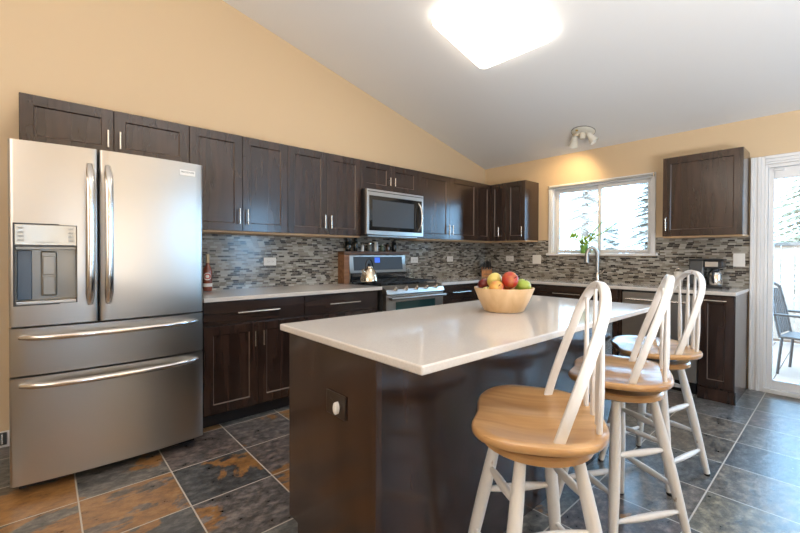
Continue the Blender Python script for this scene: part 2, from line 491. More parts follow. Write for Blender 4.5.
struct(MB().box(-7.2, -7.05, -6, 0, 0, CZ(-7.05)).build('wall_back', M['paint'], smooth=False), 'peach far wall beside the photographer')

# backsplash
bs = MB().box(-3.995, -.012, -.012, 0, .9, 1.40).build('trim_1', M['mosaic_x'], smooth=False)
struct(bs, 'mosaic tile backsplash on the long wall')
b = MB(); b.box(-.012, 0, -.985, 0, .9, 1.40); b.box(-.012, 0, -2.18, -.985, .9, 1.20); b.box(-.012, 0, -2.925, -2.18, .9, 1.40)
struct(b.build('trim_2', M['mosaic_y'], smooth=False), 'mosaic tile backsplash under the window')
bb = MB().box(-7.05, -4.93, -.016, 0, 0, .10).build('baseboard_left', M['trim'], bevel=.004)
struct(bb, 'white baseboard beside the refrigerator')
rg = thing('wall_register', (-5.13, -.016, .0), 'small dark slotted vent cover set in baseboard beside refrigerator', 'vent')
MB().box(-.16, .16, -.008, 0, .018, .095).build('frame', M['dark_grey'], rg, bevel=.002)
sl = MB()
for i in range(15): sl.box(-.145+i*.02, -.137+i*.02, -.012, -.006, .026, .088)
sl.build('grille', M['chrome'], rg)

# window
win = bpy.data.objects.new('window_1', None); COL.objects.link(win); struct(win, 'white sliding window over the sink')
f = MB()
t = .04
f.box(-.02, .01, WY0, WY0+t, WZ0-.02, WZ1+t); f.box(-.02, .01, WY1-t, WY1, WZ0-.02, WZ1+t)
f.box(-.02, .01, WY1, WY0, WZ1, WZ1+t)
f.build('casing', M['trim'], win, bevel=.004)
f = MB(); f.box(-.045, .14, WY1-.065, WY0+.06, WZ0-.028, WZ0); f.build('window_sill', M['trim'], win, bevel=.006)
f = MB()
f.box(.0, .14, WY0-.012, WY0, WZ0, WZ1); f.box(.0, .14, WY1, WY1+.012, WZ0, WZ1); f.box(0, .14, WY1, WY0, WZ1-.012, WZ1)
f.build('jamb', M['trim'], win)


def sash(y0, y1, x, name_parent):
    s = MB(); z0, z1 = WZ0+.002, WZ1-.013; k = .04
    s.box(x, x+.03, y1-k, y1, z0, z1); s.box(x, x+.03, y0, y0+k, z0, z1)
    s.box(x, x+.03, y0+k, y1-k, z0, z0+k); s.box(x, x+.03, y0+k, y1-k, z1-k, z1)
    o = s.build('sash', M['trim'], name_parent, bevel=.004)
    MB().box(x+.012, x+.016, y0+k, y1-k, z0+k, z1-k).build('pane', M['glass'], o, smooth=False)
WM = (WY0+WY1)/2
sash(WM-.02, WY0-.012, .085, win)
sash(WY1+.012, WM+.02, .05, win)

# sliding glass door
door = bpy.data.objects.new('door_1', None); COL.objects.link(door); struct(door, 'white sliding glass patio door')
f = MB()
for k, (a, bb_, d) in enumerate(((-2.927, -2.949, .026), (-2.949, -2.973, .018), (-2.973, -2.998, .022), (-2.998, -3.022, .014))):
    f.box(-d, 0, bb_, a, 0, DZ+.075-k*.0)
    f.box(-d, 0, DY1-.118+k*.03, DY1-.09+k*.03+.001, 0, DZ+.075)
for k, (a, c_, d) in enumerate(((.047, .075, .026), (.02, .047, .018), (0, .02, .014))):
    f.box(-d, 0, DY1, DY0, DZ+a, DZ+c_)
f.build('casing', M['trim'], door, bevel=.004)
f = MB()
f.box(0, .13, DY0-.02, DY0, 0.0, DZ); f.box(0, .13, DY1, DY1+.02, 0.0, DZ); f.box(0, .13, DY1+.02, DY0-.02, DZ-.03, DZ); f.box(-.02, .14, DY1, DY0, .0, .035)
f.build('jamb', M['trim'], door, bevel=.003)
DM = (DY0+DY1)/2


def door_leaf(y0, y1, x):
    s = MB(); z0, z1 = .036, DZ-.031; k = .038
    s.box(x, x+.04, y1-k, y1, z0, z1); s.box(x, x+.04, y0, y0+k, z0, z1)
    s.box(x, x+.04, y0+k, y1-k, z0, z0+.075); s.box(x, x+.04, y0+k, y1-k, z1-.1, z1)
    o = s.build('sash', M['trim'], door, bevel=.005)
    MB().box(x+.016, x+.022, y0+k, y1-k, z0+.075, z1-.1).build('pane', M['glass'], o, smooth=False)
    return o
door_leaf(DM-.03, DY0-.021, .02)
lf = door_leaf(DY1+.021, DM+.03, .07)
MB().box(-.002, .02, DY0-.125, DY0-.055, DZ-.062, DZ-.048).build('latch', M['trim'], door, bevel=.003)

# roller blind rail on the window
rb = thing('roller_blind', (-.022, WM, WZ1+.012), 'grey rolled up window blind along the top of the sink window', 'blind')
MB().tube([(-.008, -.575, 0), (-.008, .575, 0)], .012, 12).build('tube', plain('grey_blind_fabric', (.42, .42, .40), .6), rb)
for s_ in (-1, 1):
    MB().box(-.022, .002, s_*.58-.006, s_*.58+.006, -.016, .022).build('bracket', M['chrome'], rb, bevel=.002)

# ------------------------------------------------------------------ cabinets
def shaker_bm(wd, ht, th=.02, rail=.062, rec=.009, slope=.005):
    """front at y=-th, back at y=0, origin at lower left corner"""
    m_ = MB(); bm = m_.bm
    def q(ins, y): return [bm.verts.new(p) for p in ((ins, y, ins), (wd-ins, y, ins), (wd-ins, y, ht-ins), (ins, y, ht-ins))]
    bv = .0018
    b0 = q(0, 0); a0 = q(0, -th+bv); a = q(bv, -th); i1 = q(rail-.0015, -th); i1b = q(rail, -th+.0015); i2 = q(rail+slope, -th+rec)
    for r0, r1 in ((b0, a0), (a0, a), (a, i1), (i1, i1b), (i1b, i2)):
        for k in range(4):
            fc = bm.faces.new((r0[k], r0[(k+1) % 4], r1[(k+1) % 4], r1[k]))
            if r1 is i2 and k != 2: fc.material_index = 1      # rubbed, paler inner edge; the top one kept dark as painted shade
    bm.faces.new(i2); bm.faces.new(b0[::-1])
    return m_


def slab_bm(wd, ht, th=.02):
    return MB().box(0, wd, -th, 0, 0, ht)


def bar_pull(parent, x, y, z, length, vertical=True, r=.0058):
    """bar handle standing off a door face at y"""
    h = MB(); L = length/2
    if vertical:
        h.tube([(x, y-.03, z-L), (x, y-.03, z+L)], r, 10)
        for s_ in (-1, 1): h.tube([(x, y, z+s_*L*.72), (x, y-.03, z+s_*L*.72)], r*.8, 8)
    else:
        h.tube([(x-L, y-.03, z), (x+L, y-.03, z)], r, 10)
        for s_ in (-1, 1): h.tube([(x+s_*L*.72, y, z), (x+s_*L*.72, y-.03, z)], r*.8, 8)
    return h.build('handle', M['chrome'], parent)


def add_door(root, x, z, wd, ht, depth, handle=None, hl=.12, mat='espresso', hz=None):
    g = .0015
    d = shaker_bm(wd-2*g, ht-2*g).move(Matrix.Translation((x+g, -depth, z+g))).build('door', M[mat], root)
    if handle:
        hx = x+.032 if handle[0] == 'l' else x+wd-.032
        bar_pull(d, hx, -depth-.02, hz if hz is not None else (z+.115 if handle[1] == 'b' else z+ht-.115), hl)
    return d


def add_drawer(root, x, z, wd, ht, depth, hl=.26):
    g = .0015
    d = slab_bm(wd-2*g, ht-2*g).move(Matrix.Translation((x+g, -depth, z+g))).build('drawer', M['espresso_h'], root, bevel=.002)
    bar_pull(d, x+wd/2, -depth-.02, z+ht*.5, hl, False)
    return d

UD = .309   # carcass depth, door adds .02
ZB, ZT = 1.394, 2.146


def upper(name, x0, w_, z0, z1, doors, label, right=False, hl=.12, hz=None):
    loc = (x0, -.0005, z0) if not right else (-.0005, x0, z0)
    root = thing(name, loc, label, 'cabinet', rz=-PI/2 if right else 0)
    h = z1-z0
    MB().box(0, w_, -UD, 0, .006, h).build('body', M['espresso'], root, bevel=.001)
    MB().box(.002, w_-.002, -UD+.001, -.002, -.012, .0055).build('bottom_panel', M['maple'], root)
    dw = w_/len(doors)
    for i, hd in enumerate(doors):
        add_door(root, i*dw, 0, dw, h, UD, hd, hl, hz=hz)
    return root

upper('wall_cabinet', -4.896, .896, 1.845, ZT, ('rb', 'lb'), 'short two door dark cabinet above the refrigerator', hl=.11, hz=.105)
upper('wall_cabinet', -3.9995, .766, ZB, ZT, ('rb', 'lb'), 'two door dark wall cabinet next to the refrigerator')
upper('wall_cabinet', -3.233, .768, ZB, ZT, ('rb', 'lb'), 'two door dark wall cabinet just left of the microwave')
upper('wall_cabinet', -2.4645, .782, 1.862, ZT, ('rb', 'lb'), 'short two door dark cabinet directly above the microwave', hl=.085, hz=.105)
upper('wall_cabinet', -1.682, 1.068, ZB, ZT, ('rb', 'lb'), 'wide two door dark wall cabinet just right of the microwave')
# corner cabinet: L body with a pair of folding doors
cc = thing('wall_cabinet', (0, 0, ZB), 'dark corner wall cabinet with two folding doors meeting in the corner', 'cabinet')
h = ZT-ZB
MB().prism([(-.6135, 0), (-.0005, 0), (-.0005, -.57), (-UD, -.57), (-UD, -UD), (-.6135, -UD)], .006, h).build('body', M['espresso'], cc, bevel=.001)
MB().prism([(-.61, -.002), (-.002, -.002), (-.002, -.568), (-UD+.002, -.568), (-UD+.002, -UD+.002), (-.61, -UD+.002)], -.012, .0055).build('bottom_panel', M['maple'], cc)
shaker_bm(.28, h-.003).move(Matrix.Translation((-.6115, -UD, .0015))).build('door', M['espresso'], cc)
d = shaker_bm(.238, h-.003).move(Matrix.Translation((-UD, -.331, .0015)) @ Matrix.Rotation(-PI/2, 4, 'Z')).build('door', M['espresso'], cc)
hp = MB(); hx = -UD-.05
hp.tube([(hx, -.475, .06), (hx, -.475, .18)], .0058, 10)
for z in (.08, .16): hp.tube([(hx+.03, -.475, z), (hx, -.475, z)], .0046, 8)
hp.build('handle', M['chrome'], d)
upper('wall_cabinet', -.571, .273, ZB, ZT, ('rb',), 'narrow single door dark wall cabinet between corner and window', True)
upper('wall_cabinet', -2.322, .595, ZB, ZT, ('lb',), 'single door dark wall cabinet between window and patio door', True)

BD = .61


def base(x0, w_, fronts, label, right=False, endpanel=False):
    loc = (x0, -.013, 0) if not right else (-.013, x0, 0)
    root = thing('base_cabinet', loc, label, 'cabinet', rz=-PI/2 if right else 0)
    MB().box(0, w_, -BD+.013, 0, .1, .884).build('body', M['espresso'], root, bevel=.001)
    MB().box(.001, w_-.001, -BD+.08, -.05, 0, .0995).build('toe_kick', M['kick'], root)
    D = BD-.013
    for k in fronts:
        if k[0] == 'drawer': add_drawer(root, k[1], .72, k[2], .158, D, k[3])
        else: add_door(root, k[1], .11, k[2], k[4] if len(k) > 4 else .605, D, k[3], .11)
    return root

base(-3.992, .756, (('drawer', 0, .752, .31), ('door', 0, .378, 'rt'), ('door', .378, .374, 'lt')), 'dark base cabinet with drawer and two doors next to the refrigerator')
base(-3.235, .748, (('drawer', 0, .744, .31), ('door', 0, .374, 'rt'), ('door', .374, .37, 'lt')), 'dark base cabinet with drawer and two doors left of the range')
base(-1.642, .98, (('drawer', .03, .60, .32), ('door', .03, .30, 'rt'), ('door', .33, .30, 'lt'), ('door', .64, .335, None, .765)), 'dark base cabinet with drawer right of the range')
cb = thing('base_cabinet', (0, 0, 0), 'dark corner base cabinet behind the island', 'cabinet')
MB().prism([(-.6605, -.013), (-.013, -.013), (-.013, -1.0), (-BD, -1.0), (-BD, -BD), (-.6605, -BD)], .1, .884).build('body', M['espresso'], cb)
MB().prism([(-.66, -.05), (-.05, -.05), (-.05, -.999), (-BD+.07, -.999), (-BD+.07, -BD+.07), (-.66, -BD+.07)], 0, .0995).build('toe_kick', M['kick'], cb)
shaker_bm(.36, .765).move(Matrix.Translation((-BD, -.635, .11)) @ Matrix.Rotation(-PI/2, 4, 'Z')).build('door', M['espresso'], cb)
sk = base(-1.0015, 1.063, (('door', .03, .50, 'rt'), ('door', .53, .50, 'lt')), 'dark sink base cabinet under the window', True)
add_drawer(sk, .03, .72, 1.0, .158, BD-.013, .3)
base(-2.6725, .242, (('door', 0, .242, None, .765),), 'narrow dark base cabinet at the end of counter beside patio door', True)
for o in list(bpy.data.objects):
    if o.get('label') == 'narrow dark base cabinet at the end of counter beside patio door':
        bar_pull([c_ for c_ in o.children if c_.name.startswith('door')][0], .12, -BD+.013-.02, .838, .15, False)
        MB().box(.2425, .2595-.013, -BD+.013-.018, 0, 0, .8835).build('end_panel', M['espresso'], o, bevel=.001)
        MB().box(.0, .2595-.006, -BD+.013-.024, -BD+.013-.0005, 0, .10).build('plinth', M['espresso'], o, bevel=.001)

# counters
ct = MB().box(-3.995, -2.452, -.652, -.012, .8855, .9152).build('countertop', M['quartz'], bevel=.004)
tag(ct, 'white quartz countertop between refrigerator and range', 'countertop')
ct = MB().prism([(-1.640, -.0125), (-.0125, -.0125), (-.0125, -2.925), (-.652, -2.925), (-.652, -.652), (-1.640, -.652)], .8855, .9152).build('countertop', M['quartz'], bevel=.004)
tag(ct, 'long white quartz countertop running around corner under the window', 'countertop')

# dishwasher
dw = thing('dishwasher', (-.013, -2.0685, 0), 'stainless dishwasher under the window counter', 'dishwasher', rz=-PI/2)
MB().box(0.002, .598, -.575, 0, .1, .88).build('body', M['dark_grey'], dw)
MB().box(.004, .596, -.617, -.576, .115, .865).build('door', M['steel'], dw, bevel=.006)
MB().box(.02, .58, -.54, -.1, 0, .0995).build('toe_kick', M['kick'], dw)
hd = MB(); hd.tube([(.05, -.66, .80), (.55, -.66, .80)], .011, 12)
for x in (.08, .52): hd.tube([(x, -.617, .80), (x, -.66, .80)], .008, 8)
hd.build('handle', M['polish'], dw)

# ------------------------------------------------------------------ refrigerator
fr = thing('refrigerator', (-4.922, -.03, 0), 'tall stainless french door refrigerator with ice and water dispenser', 'refrigerator')
FW = .886
MB().box(.006, FW-.006, -.70, 0, .03, 1.765).build('body', M['dark_grey'], fr, bevel=.004)
MB().box(.03, FW-.03, -.66, -.05, 0, .0295).build('base_grille', M['black_plastic'], fr)


def bowed(x0, x1, z0, z1, yb=-.705, edge=-.757, bow=.034, n=14, hole=None):
    """door skin bowed across the full width of the refrigerator; rounded vertical edges"""
    m_ = MB()
    def yf(x):
        u = (x-FW/2)/(FW/2); return edge - bow*(1-u*u)
    xs = [x0, x0+.004, x0+.012] + [x0+.012+(x1-x0-.024)*k/n for k in range(1, n)] + [x1-.012, x1-.004, x1]
    rnd = [.012, .004, 0] + [0]*(n-1) + [0, .004, .012]
    poly = [(x, yf(x)+r_) for x, r_ in zip(xs, rnd)]
    if hole:
        hx0, hx1, hz0, hz1 = hole
        def sub(a, b_):
            pp = [(a, yf(a))] + [p for p in poly if a+.003 < p[0] < b_-.003] + [(b_, yf(b_))]
            if a == x0: pp = [p for p in poly if p[0] < b_-.003] + [(b_, yf(b_))]
            if b_ == x1: pp = [(a, yf(a))] + [p for p in poly if p[0] > a+.003]
            return pp
        for (a, b_, c0, c1) in ((x0, hx0, z0, z1), (hx1, x1, z0, z1), (hx0, hx1, z0, hz0), (hx0, hx1, hz1, z1)):
            pp = sub(a, b_)
            m_.prism(pp + [(b_, yb), (a, yb)], c0, c1)
    else:
        m_.prism(poly + [(x1, yb), (x0, yb)], z0, z1)
    return m_, yf

mid = FW*.394 + .0  # the gap between the doors
mid = .353
ld, yf = bowed(0, mid-.004, .850, 1.775, hole=(.022, .262, .958, 1.36))
ldo = ld.build('door', M['steel'], fr)
rd, _ = bowed(mid+.004, FW, .850, 1.775)
rdo = rd.build('door', M['steel'], fr)
dr1, _ = bowed(0, FW, .603, .840)
dr1o = dr1.build('drawer', M['steel'], fr)
dr2, _ = bowed(0, FW, .057, .593)
dr2o = dr2.build('drawer', M['steel'], fr)


def fridge_v_handle(parent, x):
    h = MB(); y0 = yf(x)
    n_ = 14; pts = []; rad = []
    for i in range(n_+1):
        t_ = i/n_; z = .945 + t_*.745
        off = .052*(1-abs(2*t_-1)**6)
        pts.append((x, y0-.006-off, z)); rad.append(.0165 if 0 < i < n_ else .011)
    h.tube(pts, rad, 14, flat=(1, 1.25), up=(0, 1, 0))
    h.build('handle', M['polish'], parent)
fridge_v_handle(ldo, mid-.040)
fridge_v_handle(rdo, mid+.040)


def fridge_h_handle(parent, z):
    h = MB(); n_ = 20; pts = []; rad = []
    for i in range(n_+1):
        t_ = i/n_; x = .04+t_*(FW-.08)
        off = .055*(1-abs(2*t_-1)**5)
        pts.append((x, yf(x)-.004-off, z)); rad.append(.016 if 0 < i < n_ else .011)
    h.tube(pts, rad, 14, up=(0, 0, 1)); h.build('handle', M['polish'], parent)
fridge_h_handle(dr1o, .795)
fridge_h_handle(dr2o, .555)
# dispenser
dp = MB(); ye = yf(.14)
dp.box(.023, .261, ye+.012, ye+.02, 1.255, 1.359)
cp = dp.move(Matrix.Translation((0, -.016, 0))).build('control_panel', M['control'], ldo, bevel=.004)
bmt = plain('grey_print', (.30, .30, .28), .5)
for x in (.035, .225):
    for k in range(4): MB().box(x, x+.022, ye-.0055, ye-.003, 1.275+k*.02, 1.284+k*.02).build('button', bmt, cp)
for k in range(5): MB().box(.10+k*.02, .112+k*.02, ye-.0055, ye-.003, 1.268, 1.274).build('button', bmt, cp)
rc = MB()
rc.box(.023, .261, ye+.07, ye+.085, .959, 1.254)
rc.box(.023, .027, ye+.002, ye+.07, .959, 1.254); rc.box(.257, .261, ye+.002, ye+.07, .959, 1.254)
rc.box(.027, .257, ye+.002, ye+.07, 1.235, 1.254)
rco = rc.build('dispenser_recess', M['recess'], ldo, bevel=.002)
MB().box(.027, .257, ye-.002, ye+.07, .959, .975).build('drip_tray', M['steel'], ldo, bevel=.003)
MB().box(.03, .085, ye+.045, ye+.069, .98, 1.23).build('side_light_panel', plain('blue_grey_plastic', (.06, .085, .12), .25), ldo, bevel=.004)
pd = MB().box(.118, .182, ye+.035, ye+.069, .995, 1.225).build('paddle_housing', M['recess'], ldo, bevel=.008)
MB().box(.126, .174, ye+.027, ye+.034, 1.002, 1.095).build('paddle', M['recess'], pd, bevel=.004)
MB().box(.126, .174, ye+.027, ye+.034, 1.105, 1.20).build('paddle', M['recess'], pd, bevel=.004)
fm = MB()
fm.box(.017, .267, ye-.005, ye+.01, 1.359, 1.365); fm.box(.017, .267, ye-.005, ye+.01, .953, .959)
fm.box(.017, .023, ye-.005, ye+.01, .959, 1.359); fm.box(.261, .267, ye-.005, ye+.01, .959, 1.359); fm.box(.023, .261, ye-.004, ye+.02, 1.247, 1.256)
fm.build('dispenser_frame', M['dark_grey'], ldo, bevel=.002)
# badge
bg = MB().box(-.045, .045, -.004, 0, -.0165, .0165).build('badge', M['white_plastic'], rdo, bevel=.003)
bx_ = FW-.092
bg.location = (bx_, yf(bx_)+.0005, 1.712); bg.rotation_euler = (0, 0, math.atan2(.034*2*(bx_-FW/2)/(FW/2)**2, 1))
tc = bpy.data.curves.new('badge_lettering', 'FONT'); tc.body = 'FRIGIDAIRE'; tc.size = .0155; tc.align_x = 'CENTER'; tc.align_y = 'CENTER'; tc.extrude = .0004
to = bpy.data.objects.new('badge_lettering', tc); COL.objects.link(to); to.parent = bg; to.location = (0, -.0044, .003); to.rotation_euler = (PI/2, 0, 0)
tc.materials.append(M['slot'])
tm = bpy.data.meshes.new_from_object(to.evaluated_get(bpy.context.evaluated_depsgraph_get()))
tn = bpy.data.objects.new('lettering', tm); COL.objects.link(tn); tn.parent = bg; tn.location = to.location; tn.rotation_euler = to.rotation_euler
bpy.data.objects.remove(to)

# ------------------------------------------------------------------ range, microwave
rx0, rx1 = -2.437, -1.655
ra = thing('kitchen_range', ((rx0+rx1)/2, -.014, 0), 'stainless gas range with five front knobs and tall backguard', 'range')
hw = (rx1-rx0)/2
MB().box(-hw, hw, -.62, -.03, .08, .90).build('body', M['dark_grey'], ra)
MB().box(-hw+.03, hw-.03, -.58, -.05, 0, .0795).build('plinth', M['kick'], ra)
MB().box(-hw, hw, -.60, -.055, .9005, .918).build('cooktop', M['black_glass'], ra, bevel=.004)
cpn = MB().prism([(-.60, .92), (-.672, .885), (-.69, .84), (-.62, .84), (-.60, .90)], -hw, hw, 'x').build('control_panel', M['steel'], ra, bevel=.003)
nv = Vector((0, -.035, .072)).normalized()
nv = Vector((0, -.8, .6)).normalized()
for i in range(5):
    kx = -hw+.115+i*.138
    base_p = Vector((kx, -.664, .880))
    k_ = MB().lathe([(.020, 0), (.020, .012), (.0165, .015), (.0155, .03), (0, .03)], 20)
    k_.box(-.004, .004, -.016, .016, .03, .036)
    q_ = Vector((0, 0, 1)).rotation_difference(nv).to_matrix().to_4x4()
    k_.move(Matrix.Translation(base_p) @ q_).build('knob', M['polish'], ra)
od = MB()
od.box(-hw+.002, -hw+.12, -.672, -.621, .25, .833); od.box(hw-.12, hw-.002, -.672, -.621, .25, .833)
od.box(-hw+.12, hw-.12, -.672, -.621, .765, .833); od.box(-hw+.12, hw-.12, -.672, -.621, .25, .36)
odo = od.build('oven_door', M['steel'], ra, bevel=.003)
MB().box(-hw+.12, hw-.12, -.668, -.63, .36, .765).build('oven_window', M['oven_glass'], odo)
hd = MB(); hd.tube([(-hw+.02, -.722, .803), (hw-.02, -.722, .803)], .015, 14)
for s_ in (-1, 1): hd.box(s_*(hw-.045)-.015, s_*(hw-.045)+.015, -.722, -.672, .79, .816)
hd.build('handle', M['steel'], odo, bevel=.002)
MB().box(-hw+.002, hw-.002, -.668, -.621, .085, .243).build('drawer', M['steel'], ra, bevel=.004)
# backguard
bgd = MB().prism([(-.03, .918), (-.075, .918), (-.09, 1.02), (-.07, 1.207), (-.03, 1.207)], -hw, hw, 'x').build('backguard', M['steel'], ra, bevel=.003)


def on_guard(z): return -.09+(z-1.02)/(1.207-1.02)*.02
pn = MB().prism([(on_guard(1.045)-.002, 1.045), (on_guard(1.045)+.01, 1.045), (on_guard(1.19)+.01, 1.19), (on_guard(1.19)-.002, 1.19)], -hw+.05, hw-.05, 'x').build('display_panel', M['dark_grey'], bgd)
MB().prism([(on_guard(1.125)-.004, 1.125), (on_guard(1.125), 1.125), (on_guard(1.18), 1.18), (on_guard(1.18)-.004, 1.18)], -.06, .01, 'x').build('clock_display', M['display'], pn)
MB().box(-hw+.01, hw-.01, -.096, -.085, .925, 1.018).build('lower_panel', M['black_glass'], bgd)
# grates
for gx in (-.255, 0, .255):
    gm = MB()
    for dx in (-.12, .12): gm.box(gx+dx-.006, gx+dx+.006, -.585, -.105, .935, .947)
    for dy in (-.58, -.465, -.345, -.225, -.11): gm.box(gx-.12, gx+.12, dy-.005, dy+.005, .937, .949)
    gm.box(gx-.005, gx+.005, -.58, -.11, .938, .950)
    for dx in (-.12, .12):
        for dy in (-.58, -.11): gm.box(gx+dx-.007, gx+dx+.007, dy-.007, dy+.007, .918, .937)
    gm.build('grate', M['iron'], ra, bevel=.002)
for bx0, by0 in ((-.255, -.46), (-.255, -.23), (0, -.345), (.255, -.46), (.255, -.23)):
    MB().lathe([(.045, .9185), (.045, .926), (.034, .927), (.034, .933), (0, .9335)], 20, (bx0, by0, 0)).build('burner', M['iron'], ra)

mw = thing('microwave_oven', (-2.0735, -.0135, 1.405), 'stainless over the range microwave with black window', 'microwave')
mh, mwid = .452, .388
MB().box(-mwid, mwid, -.37, 0, 0, mh).build('body', M['black_plastic'], mw, bevel=.003)
md = MB()
x0, x1 = -mwid+.002, mwid-.002
md.box(x0, x0+.03, -.405, -.371, .003, mh-.003); md.box(x1-.022, x1, -.405, -.371, .003, mh-.003)
md.box(x0+.03, x1-.022, -.405, -.371, .003, .045); md.box(x0+.03, x1-.022, -.405, -.371, mh-.065, mh-.003)
mdo = md.build('door', M['steel'], mw, bevel=.003)
MB().box(x0+.03, x1-.022, -.4035, -.375, .045, mh-.065).build('door_window', M['black_glass'], mdo)
MB().box(x0+.07, x1-.14, -.4042, -.4034, .085, mh-.105).build('mesh_screen', M['dark_grey'], mdo)
MB().box(x0+.01, x1-.01, -.4065, -.404, mh-.03, mh-.022).build('vent_slot', M['slot'], mdo)
h = MB(); pts = []
for i in range(13):
    t_ = i/12; pts.append((x1-.075+.012*math.sin(PI*t_), -.405-.045*(1-abs(2*t_-1)**3), .06+t_*.30))
h.tube(pts, .011, 12, up=(0, 1, 0)); h.build('handle', M['polish'], mdo)
MB().box(-mwid+.05, mwid-.05, -.36, -.06, -.012, 0).build('filter_panel', M['steel'], mw)

# shelf box behind the range
sb = thing('range_shelf', (-2.075, -.013, .9157), 'brown wooden ledge box around range backguard carrying spice jars', 'shelf')
sb.location = (-2.085, -.013, 0)
MB().box(-.455, .43, -.028, 0, 1.212, 1.246).build('top_board', M['brown_wood'], sb, bevel=.002)
for x, w_ in ((-.455, -.395),):
    pass
sb.location = (-2.085, -.013, 0)
bpy.data.objects.remove([c_ for c_ in sb.children][0])
MB().box(-.44, .46, -.115, 0, 1.212, 1.246).build('top_board', M['brown_wood'], sb, bevel=.002)
MB().box(-.44, -.375, -.115, 0, .9165, 1.2115).build('side_panel', M['ledge_side'], sb, bevel=.002)
sb.children[-1]['label'] = 'lighter wood side board'
ST = 1.2465
# spice jars on the ledge
def jar(x, y, h_, r_, lidm, bodym, label, name='spice_jar', cap=.02):
    j = thing(name, (x, y, ST), label, 'jar', group='spice jars and bottles on the range ledge')
    MB().lathe([(0, 0), (r_*.95, 0), (r_, .004), (r_, h_*.72), (r_*.75, h_*.84), (r_*.72, h_-cap)], 20).build('body', bodym, j)
    MB().lathe([(r_*.80, h_-cap), (r_*.80, h_-.003), (r_*.7, h_), (0, h_)], 20).build('lid', lidm, j)
    return j
amber = plain('brown_spice', (.10, .045, .02), .25, coat=.6); whitej = plain('white_salt', (.75, .75, .74), .3, coat=.5); greyp = plain('grey_pepper', (.16, .17, .16), .3, coat=.5)
darkb = plain('dark_bottle_glass', (.012, .014, .012), .08); greenb = plain('green_herb_jar', (.10, .14, .09), .3, coat=.5)
jar(-2.425, -.05, .125, .030, M['black_plastic'], darkb, 'wide black canister at the far left end of the range ledge', 'canister', .03)
jar(-2.33, -.05, .145, .021, M['black_plastic'], darkb, 'tall narrow dark bottle behind the kettle on range ledge', 'sauce_bottle', .03)
jar(-2.245, -.055, .085, .017, M['polish'], whitej, 'small white salt jar with steel cap on range ledge', 'salt_shaker')
jar(-2.145, -.05, .095, .024, M['polish'], greyp, 'round grey pepper jar with steel lid on range ledge', 'pepper_jar')
jar(-2.06, -.055, .105, .026, M['white_plastic'], whitej, 'plump white jar near middle of range ledge', 'sugar_jar')
jar(-1.965, -.05, .085, .022, M['polish'], greenb, 'green herb jar with steel lid on range ledge', 'herb_jar')
jar(-1.885, -.05, .10, .020, M['black_plastic'], amber, 'amber brown spice jar with black cap on range ledge', 'spice_jar')
jar(-1.79, -.05, .13, .024, M['black_plastic'], darkb, 'tall black bottle at the right end of range ledge', 'oil_bottle', .03)

# kettle
ke = thing('kettle', (-2.43, -.42, .9505), 'warm steel kettle with black arched handle on the range', 'kettle', rz=.3)
MB().lathe([(0, 0), (.082, 0), (.088, .008), (.085, .03), (.062, .10), (.040, .132), (.034, .137)], 32).build('body', M['kettle'], ke)
MB().lathe([(.036, .137), (.034, .145), (.015, .152), (0, .153)], 24).build('lid', M['kettle'], ke)
MB().lathe([(.006, .152), (.012, .165), (.010, .175), (0, .178)], 16).build('knob', M['black_plastic'], ke)
MB().tube([(-.065, 0, .075), (-.09, 0, .095), (-.108, 0, .118)], [.018, .014, .011], 14).build('spout', M['kettle'], ke)
MB().tube([(-.062*math.cos(a), 0, .125+.095*math.sin(a)) for a in [R(x) for x in range(0, 181, 15)]], .0075, 10, up=(0, 1, 0)).build('handle', M['black_plastic'], ke)

# glass tumbler right of the range
tb = thing('glass_tumbler', (-1.585, -.12, .9157), 'tall clear glass tumbler on counter right of the range', 'glass')
MB().lathe([(0, 0), (.030, 0), (.036, .13), (.033, .13), (.028, .008), (0, .008)], 24).build('cup', M['clear'], tb)

# sauce bottle next to refrigerator
bo = thing('sauce_bottle', (-3.805, -.075, .9157), 'red brown bottle with round red and white label beside refrigerator', 'bottle')
redb = plain('red_brown_sauce', (.22, .05, .025), .15, coat=.6)
MB().lathe([(0, 0), (.031, 0), (.034, .005), (.034, .16), (.030, .18), (.013, .215), (.012, .235)], 24).build('body', redb, bo)
MB().lathe([(.0138, .225), (.0138, .29), (.011, .297), (0, .297)], 20).build('cap', plain('tan_cap', (.55, .42, .25), .5), bo)
lb = MB(); seg = 10
for (ra_, rz_, nm, mt) in (): pass
def curved_disc(rad, off, zc, rr=.034):
    m_ = MB(); cen = m_.bm.verts.new((0, -(rr+off), zc)); ring = []
    for k in range(24):
        a = 2*PI*k/24; u = rad*math.cos(a); ph = u/rr
        ring.append(m_.bm.verts.new(((rr+off)*math.sin(ph), -(rr+off)*math.cos(ph), zc+rad*math.sin(a))))
    for k in range(24): m_.bm.faces.new((cen, ring[k], ring[(k+1) % 24]))
    return m_
curved_disc(.030, .0006, .118).build('label_disc', M['white_plastic'], bo)
curved_disc(.022, .0012, .118).build('label_ring', plain('red_label', (.55, .03, .03), .4), bo)
curved_disc(.014, .0018, .118).build('label_centre', M['white_plastic'], bo)
MB().lathe([(.0346, .035), (.0346, .062)], 24).build('label_strip', M['white_plastic'], bo)
bo.rotation_euler = (0, 0, R(-18))

